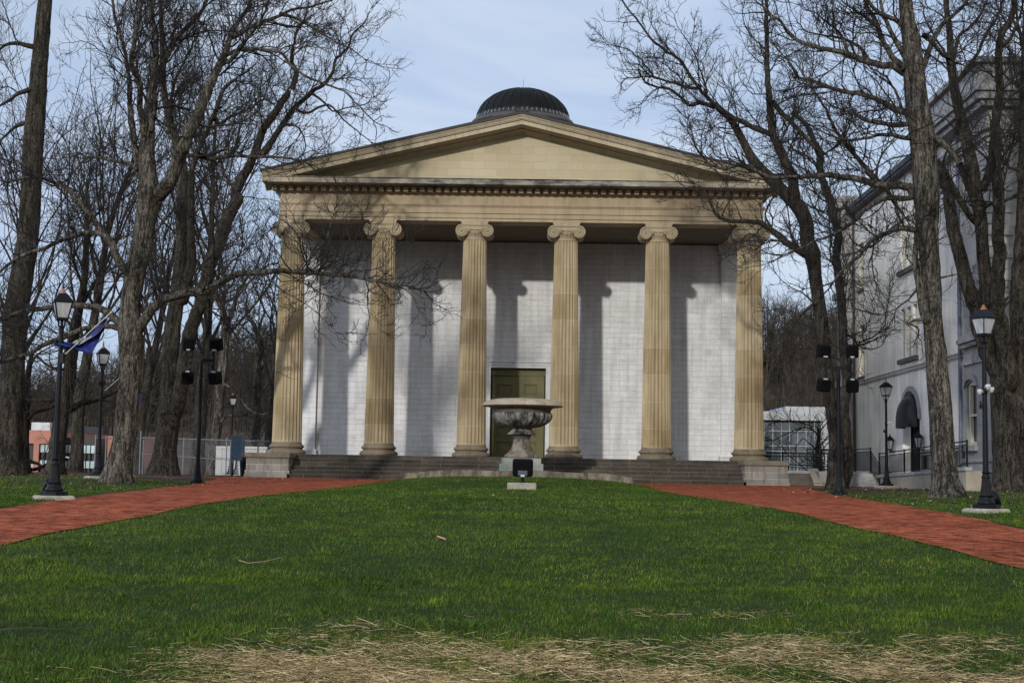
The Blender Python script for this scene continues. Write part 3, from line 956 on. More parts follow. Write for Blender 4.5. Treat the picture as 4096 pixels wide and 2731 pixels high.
G = [blades(330000, (inL, inR), 6.8, 13.0, 0.018, 0.062, 0.0017, 1.2),
     blades(200000, (lambda y: -5.3, lambda y: float(IN_R(y))+0.12), 12.5, 24.0, 0.02, 0.065, 0.0027, 1.3),
     blades(130000, (lambda y: -5.3, lambda y: float(IN_R(y))+0.12), 23.5, 50.0, 0.02, 0.07, 0.0050, 1.2),
     blades(16000, (lambda y: -0.37*y, lambda y: -7.95-0.02*(y-18)), 19.0, 27.0, 0.02, 0.065, 0.005),
     blades(22000, (lambda y: -0.38*y, lambda y: -8.2-0.09*(y-26)), 26.0, 45.0, 0.02, 0.065, 0.0065),
     blades(18000, (lambda y: 8.15+0.03*(y-18), lambda y: 0.40*y), 19.0, 30.0, 0.02, 0.065, 0.005),
     blades(16000, (lambda y: 8.7+0.08*(y-30), lambda y: 0.40*y), 29.0, 44.0, 0.02, 0.065, 0.0065)]
# coarser tufts and weeds among the short grass
tx = rs.uniform(-4.5, 5.2, 90); ty = 7.2+22*rs.rand(90)**1.4
T = []
for x0, y0 in zip(tx, ty):
    k = rs.randint(25, 70); sp = rs.uniform(0.03, 0.11)
    px_, py_ = x0+rs.normal(0, sp, k), y0+rs.normal(0, sp, k)
    a = np.arctan2(py_-y0, px_-x0)+rs.normal(0, 0.5, k)
    h = rs.uniform(0.05, 0.12)*(0.6+0.6*rs.rand(k)); ln = h*rs.uniform(0.3, 1.1)
    z = gz(px_, py_)-0.005; w = rs.uniform(0.0022, 0.0042)
    ca, sa = np.cos(a), np.sin(a)
    def q_(s, t, wf): return np.stack([px_+ca*ln*t*t-s*sa*w*wf, py_+sa*ln*t*t+s*ca*w*wf, z+h*t*(1-0.3*t)], -1)
    V = np.stack([q_(-1, 0, 1), q_(1, 0, 1), q_(1, .55, .9), q_(-1, .55, .9), q_(1, 1, .15), q_(-1, 1, .15)], 1).reshape(-1, 3)
    o = np.arange(k)[:, None]*6
    T.append((V, np.concatenate([o+np.array([[0, 1, 2, 3]]), o+np.array([[3, 2, 4, 5]])], 0)))
G += T
V, Q = merge(G)
tag(np_mesh('lawn_grass', V, Q, grass_mat(), smooth=False), 'short spring grass covering the lawn', 'grass', kind='stuff')

# --- straw mulch in the foreground
def straw_mat():
    m, nt, b = mat('dry_straw', 0.8, 0, 0.3)
    g = nt.nodes.new('ShaderNodeNewGeometry')
    col = ramp(nt, g.outputs['Random Per Island'], [(0.0, (0.055, 0.033, 0.015)), (0.35, (0.19, 0.125, 0.055)), (0.65, (0.43, 0.32, 0.16)), (1.0, (0.74, 0.61, 0.37))])
    L(nt, col, b.inputs['Base Color'])
    return m
M['straw'] = straw_mat()
n = 210000
y = 6.5+5.2*rs.rand(n)**1.4
x = -2.7+(0.42*y+3.0)*rs.rand(n)
edge = 10.15-0.25*np.sin(x*1.7)-0.16*np.sin(x*4.3+1)-0.9*np.clip((-0.7-x)/1.4, 0, 1.6)
patch = 0.6*np.sin(x*2.1+0.7*np.sin(y*2.2))*np.sin(y*2.9+x)+0.5*np.sin(x*4.7+y*1.3)*np.sin(y*5.3-x*1.1)
pk = np.clip((edge-y)/1.7, 0.0, 1.0)**1.3
pk = np.where((x > 1.3) & (np.abs(y-11.0-0.1*np.sin(x*3)) < 0.22) & (x < 2.6), 0.10, pk)
pk = pk*np.clip((x+1.75+0.25*np.sin(y*3.1))/0.9, 0.02, 1)
keep = rs.rand(n) < pk*np.clip(0.55+0.75*patch, 0.06, 1)+0.0012*(y < 11)
x, y = x[keep], y[keep]; n = len(x)
ln = 0.02+0.17*rs.rand(n)**2.6
a = rs.normal(0, 0.95, n)+np.where(rs.rand(n) < 0.5, 0, PI)
P = np.zeros((n, 4, 3))
cv = rs.normal(0, 0.6, n)
zz = gz(x, y)+0.006+0.045*rs.rand(n)
tilt = rs.normal(0, 0.18, n)
for k in range(4):
    t = (k/3.0-0.5)*ln
    P[:, k, 0] = x+np.cos(a+cv*(k-1.5)*0.4)*t; P[:, k, 1] = y+np.sin(a+cv*(k-1.5)*0.4)*t; P[:, k, 2] = zz+tilt*t
R = np.repeat((0.0005+0.0011*rs.rand(n)**2.5)[:, None], 4, 1)
V, Q = tubes(P, R, 3)
tag(np_mesh('straw_mulch', V, Q, M['straw'], smooth=False), 'loose dry straw strewn over the near edge of the lawn', 'straw', kind='stuff')

# --- scattered dry leaves, mostly under the trees
n = 2320
x = np.concatenate([rs.uniform(-5, 5, 70), rs.uniform(-19, -8.5, 1150), rs.uniform(8.8, 17, 1100)])
y = np.concatenate([rs.uniform(20, 48, 70), rs.uniform(30, 56, 1150), rs.uniform(24, 50, 1100)])
z = gz(x, y)+0.035+0.025*rs.rand(n)
a = rs.rand(n)*2*PI; s0 = 0.015+0.025*rs.rand(n)
ax = np.stack([np.cos(a)*s0, np.sin(a)*s0, rs.normal(0, 0.35, n)*s0], -1)
bx_ = np.stack([-np.sin(a)*s0*0.6, np.cos(a)*s0*0.6, rs.normal(0, 0.35, n)*s0], -1)
p = np.stack([x, y, z], -1)
V = np.stack([p-ax, p+bx_, p+ax, p-bx_], 1).reshape(-1, 3)
def litter_mat():
    m, nt, b = mat('dry_leaf_litter', 0.85, 0, 0.1)
    g = nt.nodes.new('ShaderNodeNewGeometry')
    L(nt, ramp(nt, g.outputs['Random Per Island'], [(0.0, (0.06, 0.035, 0.02)), (0.6, (0.15, 0.095, 0.055)), (0.9, (0.30, 0.22, 0.15)), (1.0, (0.45, 0.38, 0.30))]), b.inputs['Base Color'])
    return m
tag(np_mesh('leaf_litter', V, np.arange(4*n).reshape(-1, 4), litter_mat(), smooth=False), 'dry brown leaves scattered over the grass and soil', 'leaves', kind='stuff')

# --- a few things lying on the lawn
def dead_leaf():
    p = at(1763, 2274, 16.6)
    m = MB(); v = []; f = []
    for i in range(7):
        u = i/6.0
        wv = 0.035*math.sin(PI*u)**0.8
        for s in (-1, 0, 1):
            v.append((0.13*(u-0.5), s*wv, 0.012+0.035*abs(s)+0.03*u*u))
    for i in range(6):
        for s in range(2): f.append((i*3+s, i*3+s+1, i*3+s+4, i*3+s+3))
    m.add(v, f, True)
    o = m.build('dead_leaf', simple('pale_dry_leaf', (0.42, 0.29, 0.19), 0.8), None, (p[0], p[1], g1(p[0], p[1])+0.045), 2.6)
    tag(o, 'curled pale brown leaf lying alone in the middle of the lawn', 'leaf')
dead_leaf()
def stick(pts, r, label, m):
    P = []
    for x, y, h in pts: P.append((x, y, g1(x, y)+h))
    tag(MB().tube(P, [r*(1-0.6*i/(len(P)-1)) for i in range(len(P))], 5).build('fallen_stick', m), label, 'stick')
stick([(-2.95, 9.55, .03), (-2.75, 9.6, .045), (-2.55, 9.62, .035), (-2.35, 9.72, .04)], 0.006, 'thin dark stick lying in the grass at the left', M['twig_brown'])
stick([(-2.22, 13.9, .06), (-2.1, 13.75, .05), (-1.95, 13.85, .06), (-1.82, 13.95, .09)], 0.0035, 'bent straw-coloured stalk lying on the left half of the lawn', M['straw'])

# ================================================================== curb, urn, floodlight
cb = MB()
NB = 30
for k in range(NB):
    quad = []
    for x in (-3.95+8.2*k/NB, -3.95+8.2*(k+1)/NB-(0.012 if k % 6 == 5 else 0)):
        yv = 50.6+0.07*(x/4)**2*4
        zt_ = g1(x, min(yv-0.25, 50.2))+0.23+0.02*math.sin(x*2.3)
        quad.append((x, yv, zt_))
    (xa, ya, za), (xb, yb, zb) = quad
    cb.hexa([(xa, ya, za-0.5), (xb, yb, zb-0.5), (xb, yb+0.28, zb-0.5), (xa, ya+0.28, za-0.5), (xa, ya, za), (xb, yb, zb), (xb, yb+0.28, zb), (xa, ya+0.28, za)])
tag(cb.build('stone_curb', M['curb']), 'curved buff stone curb holding the lawn in front of the urn', 'curb')

UY = 52.6
ux, uz0 = 0.24, 0.0
s_ = FPX/UY
urn = thing('stone_urn', 'huge weathered stone urn with gadrooned bowl on a greenish plinth', 'urn', (ux, UY, 0))
UZ = lambda z: float(np.interp(z, [0, .92, 1.05, 1.465, 1.655, 1.93, 2.485, 2.70, 2.76, 2.955], [0, .88, 1.03, 1.57, 1.75, 2.0, 2.55, 2.76, 2.82, 3.06]))
def up(prof): return [(r*1.02, UZ(z)) for r, z in prof]
def gad(n, dep, z0, z1, ph=0):
    def f(t, r, z):
        if UZ(z0) <= z <= UZ(z1):
            return r*(1-dep*(1-abs(math.sin(n*t/2+ph))**0.6))
        return r
    return f
MB().box(-0.80, 0.80, -0.80, 0.80, -0.05, 0.68).build('plinth', M['plinth'], urn)
MB().box(-0.72, 0.72, -0.72, 0.72, 0.683, 0.88).build('plinth_block', M['plinth'], urn)
MB().lathe(up([(0.55, 0.92), (0.605, 0.925), (0.625, 0.95), (0.625, 0.99), (0.60, 1.035), (0.55, 1.05), (0.53, 1.075), (0.47, 1.11), (0.41, 1.18), (0.355, 1.26), (0.325, 1.34), (0.31, 1.42), (0.315, 1.45), (0.305, 1.465)]), 48).build('foot', M['urn_foot'], urn)
MB().lathe(up([(0.29, 1.46), (0.295, 1.52), (0.335, 1.61), (0.39, 1.66)]), 48).build('neck', M['urn_neck'], urn)
MB().lathe(up([(0.40, 1.65), (0.53, 1.655), (0.535, 1.67), (0.50, 1.72), (0.42, 1.79), (0.36, 1.86), (0.33, 1.93)]), 24*8, mod=gad(24, 0.16, 1.652, 1.90)).build('collar', M['urn_bowl'], urn)
MB().lathe(up([(0.30, 1.90), (0.42, 1.94), (0.66, 1.97), (0.86, 2.05), (1.0, 2.15), (1.085, 2.27), (1.11, 2.36), (1.10, 2.43), (1.05, 2.475), (0.98, 2.485)]), 28*8, mod=gad(28, 0.10, 1.93, 2.47)).build('bowl', M['urn_bowl'], urn)
MB().lathe(up([(1.03, 2.48), (1.035, 2.54), (1.06, 2.62), (1.12, 2.67), (1.2, 2.70)]), 96, caps=False).build('upper_neck', M['urn_neck'], urn)
MB().lathe(up([(1.1, 2.66), (1.2, 2.695), (1.42, 2.715), (1.475, 2.725), (1.485, 2.74), (1.465, 2.775), (1.40, 2.83), (1.30, 2.88), (1.18, 2.915), (1.05, 2.93), (0.95, 2.95), (0.9, 2.93), (0.8, 2.8), (0.3, 2.7)]), 30*6, caps=False,
           mod=gad(60, 0.016, 2.72, 2.93)).build('rim', M['urn_rim'], urn)

FY = 40.0
fx0 = at(2087, 1950, FY)
fz = g1(fx0[0], FY)
tag(MB().bbox(-0.405, 0.405, -0.22, 0.22, -0.1, 0.185, 0.02).build('concrete_block', M['concrete'], None, (fx0[0], FY, fz)), 'low concrete block on the lawn carrying the single floodlight', 'concrete block')
fl = thing('area_floodlight', 'square black floodlight seen from behind on a concrete block in the lawn', 'floodlight', (fx0[0]+0.02, FY, fz+0.185))
def flood_head(mb, w, h, d, tilt, z):
    """rounded box housing, thicker at the foot, tilted back"""
    n = 20
    rings = []
    for (yy, sc) in ((-d*0.55, 0.80), (-d*0.42, 0.96), (-d*0.2, 1.0), (d*0.35, 1.0), (d*0.4, 1.03), (d*0.5, 1.03)):
        ring = []
        for k in range(n*2):
            t = 2*PI*k/(n*2)
            c_, s2 = math.cos(t), math.sin(t)
            e_ = 0.22
            x_ = math.copysign(abs(c_)**e_, c_)*w/2*sc
            z_ = math.copysign(abs(s2)**e_, s2)*h/2*sc
            y_ = yy
            ring.append((x_, y_*math.cos(tilt)-z_*math.sin(tilt), z+z_*math.cos(tilt)+y_*math.sin(tilt)))
        rings.append(ring)
    v = [p for r_ in rings for p in r_]
    N2 = n*2
    f = []
    for i in range(len(rings)-1):
        for k in range(N2):
            j = (k+1) % N2
            f.append((i*N2+k, i*N2+j, (i+1)*N2+j, (i+1)*N2+k))
    f.append(tuple(range(N2))); f.append(tuple(range((len(rings)-1)*N2+N2-1, (len(rings)-1)*N2-1, -1)))
    mb.add(v, f)
    return mb
flood_head(MB(), 0.56, 0.48, 0.26, 0.12, 0.41).build('housing', M['matteblack'], fl)
MB().box(-0.13, 0.13, -0.165, -0.15, 0.20, 0.34).build('rear_plate', M['greyplastic'], fl)
MB().tube([(0, 0, -0.01), (0, 0, 0.17)], 0.045, 10).box(-0.09, 0.09, -0.06, 0.06, -0.005, 0.03).build('stem', M['iron'], fl)
MB().box(-0.055, 0.055, -0.20, -0.09, 0.165, 0.225).build('knuckle_cover', M['whiteplastic'], fl)
# ================================================================== lamps
def make_lamp(label, x, y, zbase, rot):
    t = thing('street_lamp', label, 'lamp post', (x, y, zbase), rot, 'black lantern lamp posts with copper tips')
    MB().bbox(-0.36, 0.36, -0.30, 0.30, -0.3, 0.075, 0.035).build('pad', M['concrete'], t)
    b = MB()
    b.lathe([(0.25, 0.075), (0.25, 0.14), (0.235, 0.15)], 8, smooth=False)
    b.lathe([(0.155, 0.15), (0.165, 0.17), (0.16, 0.20), (0.135, 0.235), (0.12, 0.27), (0.118, 0.30), (0.125, 0.305), (0.125, 0.32)], 32)
    b.lathe([(0.115, 0.32), (0.10, 0.40), (0.085, 0.50), (0.074, 0.62), (0.072, 0.64)], 16*6, mod=lambda th, r, z: r*(1-0.12*(1-abs(math.cos(8*th)))))
    b.lathe([(0.078, 0.64), (0.082, 0.65), (0.082, 0.67), (0.065, 0.69), (0.062, 0.74), (0.075, 0.75), (0.075, 0.765), (0.055, 0.78)], 24)
    b.build('base', M['iron'], t)
    MB().lathe([(0.055, 0.76), (0.040, 3.14)], 20).build('pole', M['iron'], t)
    c = MB().lathe([(0.048, 3.12), (0.052, 3.14), (0.046, 3.16), (0.046, 3.20), (0.054, 3.21), (0.054, 3.245)], 20)
    c.build('collar', M['iron'], t)
    yk = MB()
    for k in range(4):
        a = PI/4+k*PI/2
        ca, sa = math.cos(a), math.sin(a)
        yk.tube([(0.045*ca, 0.045*sa, 3.22), (0.08*ca, 0.08*sa, 3.245), (0.08*ca, 0.08*sa, 3.31), (0.105*ca, 0.105*sa, 3.35)], 0.011, 6)
    yk.lathe([(0.026, 3.24), (0.026, 3.365)], 10)
    yk.build('yoke', M['iron'], t)
    ln = MB()
    z0, z1, h0, h1 = 3.37, 3.675, 0.098, 0.155
    zm = (z0+z1)/2
    ln.box(-h0-0.012, h0+0.012, -h0-0.012, h0+0.012, z0-0.02, z0+0.025)
    for sx in (-1, 1):
        for sy in (-1, 1):
            ln.tube([(sx*h0, sy*h0, z0+0.01), (sx*h1, sy*h1, z1)], 0.014, 4, False)
    ln_o = ln.build('lantern_frame', M['iron'], t)
    for k in range(4):
        a = k*PI/2
        m = MB()
        def R(x_, y_): return (x_*math.cos(a)-y_*math.sin(a), x_*math.sin(a)+y_*math.cos(a))
        i0, i1 = h0-0.012, h1-0.014
        pts = []
        for off in (0.004, 0.012):
            for (hx, z) in ((i0, z0+0.027), (i1, z1-0.002)):
                for s in (-1, 1):
                    X_, Y_ = R(s*hx, -(h0 if z < zm else h1)+off)
                    pts.append((X_, Y_, z))
        m.add(pts, [(0, 1, 3, 2), (4, 6, 7, 5), (0, 2, 6, 4), (1, 5, 7, 3), (0, 4, 5, 1), (2, 3, 7, 6)])
        m.build('pane', M['frost'], ln_o)
    rf = MB()
    def sq(h, z): return [(-h, -h, z), (h, -h, z), (h, h, z), (-h, h, z)]
    rows = [sq(0.16, 3.675), sq(0.178, 3.68), sq(0.178, 3.71), sq(0.155, 3.735), sq(0.11, 3.80), (sq(0.066, 3.853)), sq(0.055, 3.858)]
    v = [p for r_ in rows for p in r_]
    f = [(3, 2, 1, 0)]
    for i in range(len(rows)-1):
        for k in range(4):
            f.append((i*4+k, i*4+(k+1) % 4, (i+1)*4+(k+1) % 4, (i+1)*4+k))
    f.append(tuple(range(len(v)-4, len(v))))
    rf.add(v, f).build('lantern_roof', M['iron'], t)
    MB().lathe([(0.066, 3.857), (0.066, 3.867), (0.048, 3.885), (0.030, 3.92), (0.018, 3.95)], 24).build('copper_cap', M['copper'], t)
    MB().lathe([(0.014, 3.945), (0.028, 3.96), (0.011, 3.972), (0.026, 3.985), (0.010, 4.0), (0.02, 4.012), (0.009, 4.03), (0.003, 4.10)], 12).build('finial', M['iron'], t)
    return t
LABELS = [('tall lamp post with copper tip and a blue flag, beside the left brick path', -8.27, 26.5, None, 0.45),
          ('lamp post with bare flag bracket just left of the pale gnarled tree', -12.18, 42.0, -0.03, 0.5),
          ('lamp post behind the grey electrical box near the left end of the building', -13.75, 68.0, -0.02, 0.3),
          ('small far lamp post in front of the pink office building', -36.4, 116.0, None, 0.3),
          ('lamp post with white cameras on a concrete pad by the right brick path', 9.22, 27.2, None, 0.5),
          ('lamp post with one camera in front of the white brick wall and ramp', 13.62, 52.5, 0.02, 0.35)]
lamp0 = None
LAMPS = []
for lb, x, y, z, rz in LABELS:
    z = g1(x, y) if z is None else z
    if lamp0 is None:
        lamp0 = make_lamp(lb, x, y, z, rz); o = lamp0
    else:
        o = copy_tree(lamp0)
        o.location = (x, y, z); o.rotation_euler = (0, 0, rz); o['label'] = lb
    LAMPS.append((x, y, z))

# security cameras strapped to two lamps
def camera_cluster(x, y, z, label, n):
    t = thing('security_camera', label, 'camera', (x, y, z))
    MB().lathe([(0.052, -0.06), (0.056, -0.055), (0.056, 0.055), (0.052, 0.06)], 16).build('clamp', M['iron'], t)
    d = MB()
    for k in range(n):
        ox, oy = [(0.10, -0.10), (-0.11, -0.06), (0.02, -0.15)][k]
        oz = [0.02, -0.02, 0.07][k]
        d.tube([(0, 0, oz), (ox, oy, oz)], 0.022, 8)
        d.lathe([(0.0, oz+0.05), (0.04, oz+0.045), (0.05, oz+0.03), (0.05, oz-0.01), (0.036, oz-0.025), (0.032, oz-0.05), (0.0, oz-0.062)], 16, (ox, oy), caps=False)
    d.build('dome_housing', M['whiteplastic'], t)
    br = MB().box(-0.115, -0.045, -0.08, -0.02, -0.34, -0.26).tube([(-0.09, -0.05, -0.26), (-0.10, -0.06, -0.20)], 0.015, 6)
    br.build('bracket', M['iron'], t)
lx, ly, lz = LAMPS[4]
camera_cluster(lx, ly, lz+2.30, 'white dome cameras clustered on the near right lamp post', 3)
lx, ly, lz = LAMPS[5]
camera_cluster(lx, ly, lz+2.35, 'single white camera on the lamp post before the white wall', 1)

# flag on the near left lamp
lx, ly, lz = LAMPS[0]
def fpt(px, py, dy=0.0): return tuple(at(px, py, ly-0.06+dy))
flag = thing('flag', 'royal blue flag hanging limp from an angled white pole on a lamp post', 'flag', (lx, ly, lz+1.5))
def rel(p): return (p[0]-lx, p[1]-ly, p[2]-lz-1.5)
a0, a1 = fpt(246, 1430), fpt(447, 1247)
fp = MB().tube([rel(a0), rel(a1)], 0.0095, 10)
mid = [a0[k]+(a1[k]-a0[k])*0.29 for k in range(3)]
mid2 = [a0[k]+(a1[k]-a0[k])*0.34 for k in range(3)]
fp.tube([rel(mid), rel(mid2)], 0.022, 10)
fp.tube([rel([a0[k]+(a1[k]-a0[k])*0.985 for k in range(3)]), rel(a1)], 0.022, 10)
fp.build('flagpole', M['whiteplastic'], flag)
bk = MB().box(-0.01, 0.10, -0.09, -0.03, -0.02+0.25, 0.32)
bz = rel(fpt(244, 1432))
bk = MB().box(0.03, 0.09, -0.10, 0.0, bz[2]-0.10, bz[2]+0.09).tube([(0.06, -0.05, bz[2]), rel(fpt(262, 1416))], 0.02, 8)
bk.build('bracket', M['iron'], flag)
def flag_mat():
    m, nt, b = mat('royal_blue_nylon', 0.6, 0, 0.3)
    n = noise(nt, pos(nt, 'obj'), 5, 3)
    L(nt, ramp(nt, n, [(0.3, (0.006, 0.010, 0.075)), (0.7, (0.012, 0.022, 0.16))]), b.inputs['Base Color'])
    return m
M['flag'] = flag_mat()
# cloth outline sampled along the pole (top row) and the hanging edge (bottom row); folds in depth
top = [(437, 1262), (415, 1283), (388, 1310), (358, 1338), (330, 1360), (306, 1376), (285, 1372), (258, 1366), (238, 1358), (222, 1368)]
midr = [(434, 1268), (414, 1300), (390, 1335), (362, 1362), (338, 1376), (315, 1388), (292, 1386), (264, 1380), (243, 1374), (216, 1374)]
bot = [(431, 1272), (412, 1322), (392, 1370), (364, 1419), (338, 1410), (312, 1402), (290, 1398), (268, 1400), (250, 1392), (208, 1378)]
NU, NV = 37, 13
def interp_row(row, u):
    t = u*(len(row)-1); i = min(int(t), len(row)-2); q = t-i
    return [row[i][k]*(1-q)+row[i+1][k]*q for k in (0, 1)]
v = []
for i in range(NU):
    u = i/(NU-1)
    A, B, C_ = interp_row(top, u), interp_row(midr, u), interp_row(bot, u)
    for j in range(NV):
        w_ = j/(NV-1)
        if w_ < 0.5: p = [A[k]*(1-2*w_)+B[k]*2*w_ for k in (0, 1)]
        else: p = [B[k]*(2-2*w_)+C_[k]*(2*w_-1) for k in (0, 1)]
        dy = 0.05+0.07*math.sin(w_*9+u*7)*min(1, 3*w_)+0.05*math.sin(w_*4-u*13)
        v.append(rel(fpt(p[0], p[1], dy)))
f = []
for i in range(NU-1):
    for j in range(NV-1):
        f.append((i*NV+j, (i+1)*NV+j, (i+1)*NV+j+1, i*NV+j+1))
MB().add(v, f, True).build('cloth', M['flag'], flag)
# pale stitched hem of the folded-over edge and the crumpled corner of the printed emblem
hem = [(432, 1275), (418, 1300), (398, 1325), (374, 1345), (350, 1358), (330, 1372), (312, 1380)]
MB().tube([rel(fpt(x, y, -0.06)) for x, y in hem], 0.005, 5).build('hem', simple('pale_hem', (0.20, 0.21, 0.27), 0.8), flag)
em = MB()
ep = [(352, 1350), (368, 1340), (362, 1352), (346, 1362), (330, 1370), (318, 1376), (326, 1364), (338, 1354)]
em.add([rel(fpt(x, y, -0.045)) for x, y in ep], [tuple(range(len(ep)))])
ep2 = [(300, 1362), (318, 1356), (310, 1364), (296, 1374), (290, 1370)]
em.add([rel(fpt(x, y, -0.045)) for x, y in ep2], [tuple(range(len(ep2)))])
em.build('emblem_fold', simple('pale_emblem_print', (0.22, 0.27, 0.25), 0.8, 0, 0.5, 30), flag)

# second flag holder on the next lamp
lx, ly, lz = LAMPS[1]
f2 = thing('flag', 'blue flag half hidden behind the gnarled tree trunk on the second lamp', 'flag', (lx, ly, lz+2.2))
r2 = lambda px, py, dy=-0.05: tuple(np.array(at(px, py, ly+dy))-np.array((lx, ly, lz+2.2)))
b = MB().tube([r2(395, 1532), r2(420, 1532)], 0.022, 6).tube([r2(397, 1524), r2(397, 1541)], 0.03, 6).tube([r2(419, 1524), r2(419, 1541)], 0.03, 6)
b.build('bracket', M['iron'], f2)
MB().tube([r2(419, 1562), r2(566, 1437)], 0.012, 8).build('flagpole', M['whiteplastic'], f2)
q = []
for i in range(8):
    for j in range(4):
        q.append(r2(548+6*math.sin(i*1.3)*0.4+j*4.2, 1480+i*19, -0.05+0.04*math.sin(j*2+i*.7)))
MB().add(q, [(i*4+j, (i+1)*4+j, (i+1)*4+j+1, i*4+j+1) for i in range(7) for j in range(3)], True).build('cloth', M['flag'], f2)

# small ground spotlights beside the near lamps
def ground_spot(x, y, label, rz):
    t = thing('ground_spotlight', label, 'spotlight', (x, y, g1(x, y)), rz)
    MB().lathe([(0.07, -0.15), (0.10, -0.13), (0.105, 0.08), (0.095, 0.12), (0.06, 0.125)], 16).build('housing', M['iron'], t)
    t.children[0].rotation_euler = (0.9, 0, 0); t.children[0].location = (0, 0, 0.23)
    MB().tube([(0, 0, -0.05), (0, 0, 0.16)], 0.02, 8).build('stake', M['iron'], t)
ground_spot(LAMPS[0][0]-0.28, LAMPS[0][1]+0.55, 'small black spotlight on the grass by the flagged lamp post', 0.6)
ground_spot(LAMPS[4][0]+0.32, LAMPS[4][1]+0.5, 'small black spotlight behind the base of the right camera lamp', -0.6)

# ================================================================== floodlight poles
def make_flood_pole(x, y, label):
    t = thing('floodlight_pole', label, 'floodlight pole', (x, y, g1(x, y)), 0, 'tall floodlight poles beside the paths')
    b = MB()
    b.lathe([(0.23, -0.1), (0.23, 0.07), (0.21, 0.08)], 8, smooth=False)
    b.lathe([(0.15, 0.08), (0.16, 0.10), (0.13, 0.16), (0.12, 0.22)], 24)
    b.lathe([(0.115, 0.22), (0.095, 0.35), (0.08, 0.5), (0.075, 0.56)], 16*6, mod=lambda th, r, z: r*(1-0.12*(1-abs(math.cos(8*th)))))
    b.lathe([(0.085, 0.56), (0.085, 0.60), (0.07, 0.62)], 24)
    b.build('base', M['iron'], t)
    MB().lathe([(0.065, 0.6), (0.055, 3.80)], 18).build('pole', M['iron'], t)
    c = MB().box(-0.40, 0.40, -0.045, 0.045, 3.78, 3.88)
    c.build('crossbar', M['iron'], t)
    for sx in (-1, 1):
        st_ = MB()
        for (za, zb) in ((3.85, 4.18), (3.45, 3.82)):
            st_.tube([(sx*0.37, 0, za), (sx*0.37, -0.0, zb)], 0.035, 8)
            st_.box(sx*0.37-0.05, sx*0.37+0.05, -0.06, 0.06, (za+zb)/2-0.06, (za+zb)/2+0.06)
        st_.build('mounting_arm', M['iron'], t)
        for zc in (4.33, 3.28):
            h = MB()
            flood_head(h, 0.37, 0.38, 0.24, 0.25, 0)
            o = h.build('floodlight_head', M['matteblack'], t, (sx*0.43, 0.02, zc), -0.2*sx)
            top = zc < 3.6
            MB().box(-0.055, 0.055, -0.16, -0.09, (0.17 if top else -0.20), (0.21 if top else -0.16)).build('knuckle_cover', M['whiteplastic'], o)
    return t
fp0 = make_flood_pole(-9.75, 44.2, 'pole with four black floodlights beside the left path')
o = copy_tree(fp0); o.location = (9.88, 43.2, g1(9.88, 43.2)); o['label'] = 'pole with four black floodlights in front of the double-stemmed right tree'

# ================================================================== left background: fence, boxes, pink building
FYY = 66.0
fen = thing('chain_link_fence', 'chain-link fence on steel posts running behind the left trees', 'fence', (-18, FYY, 0))
def fx(px): return float(at(px, 1830, FYY)[0])
wires = MB(); 
def fpart(mb, name, m): 
    mb.v = [(x+18, y-FYY, z) for x, y, z in mb.v]
    return mb.build(name, m, fen)
runs = [(fx(380), fx(560), 66.0, 67.5, 1.62, 1.70), (fx(560), fx(1085), 66.3, 65.6, 1.70, 1.60), (fx(495), fx(640), 66.2, 72.0, 1.7, 1.3)]
rails = MB(); wv = []
for xa, xb, ya, yb, za, zb in runs:
    rails.tube([(xa, ya, za), (xb, yb, zb)], 0.022, 6)
    if za > 1.65 and xb-xa > 3: rails.tube([(xa, ya, 0.95), (xb, yb, 0.62)], 0.016, 6)
    Ln = math.hypot(xb-xa, yb-ya); npitch = int(Ln/0.11)
    for k in range(-16, npitch):
        for s in (0, 1):
            t0, t1 = k*0.11/Ln, (k*0.11+1.7)/Ln
            h0_, h1_ = 0.02, 1.66
            c0, c1 = max(t0, 0), min(t1, 1)
            if c1 <= c0: continue
            ha = h0_+(h1_-h0_)*(c0-t0)/(t1-t0); hb = h0_+(h1_-h0_)*(c1-t0)/(t1-t0)
            if s: ha, hb = h1_+h0_-ha, h1_+h0_-hb
            wv.append([(xa+(xb-xa)*c0+18, ya+(yb-ya)*c0-FYY, ha), (xa+(xb-xa)*c1+18, ya+(yb-ya)*c1-FYY, hb)])
wv = np.array(wv)
Vw, Qw = tubes(wv, np.full(wv.shape[:2], 0.0022), 3)
np_mesh('chain_mesh', Vw, Qw, M['galv'], fen, False)
fpart(rails, 'top_rail', M['galv'])
for px, yy, h in ((380, 66.0, 1.75), (422, 66.3, 1.7), (560, 66.3, 1.95), (572, 66.5, 1.55), (733, 66.1, 1.7), (905, 65.9, 1.72), (921, 65.85, 1.62), (1031, 65.7, 1.65)):
    x = float(at(px, 1830, yy)[0])
    fpart(MB().tube([(x, yy, -0.1), (x, yy, h)], 0.032, 8).lathe([(0.034, h), (0.03, h+0.03), (0.0, h+0.05)], 8, (x, yy), caps=False), 'post', M['galv'])

def white_brick():
    m, nt, b = mat('white_painted_block', 0.8)
    t = bricktex(nt, axes(nt, 'xz'), 0.2, 0.075, 0.012, (0.62, 0.63, 0.64), (0.55, 0.56, 0.58), (0.22, 0.22, 0.23))
    L(nt, t.outputs['Color'], b.inputs['Base Color'])
    return m
hx0, hx1 = float(at(861, 1900, 68.6)[0]), float(at(1062, 1900, 68.6)[0])
enc = thing('equipment_enclosure', 'low white block enclosure with pale coping behind the chain-link fence', 'enclosure', ((hx0+hx1)/2, 68.6, -0.05))
hw = (hx1-hx0)/2
MB().box(-hw+0.3, hw, 0, 0.25, 0, 1.33).box(hw-0.25, hw, 0.25, 2.2, 0, 1.33).build('block_wall', white_brick(), enc)
MB().bbox(-hw, hw+0.05, -0.06, 0.30, 1.332, 1.45, 0.02).box(-hw, -hw+0.3, -0.03, 2.2, 0, 1.33).build('coping', M['whiteplastic'], enc)
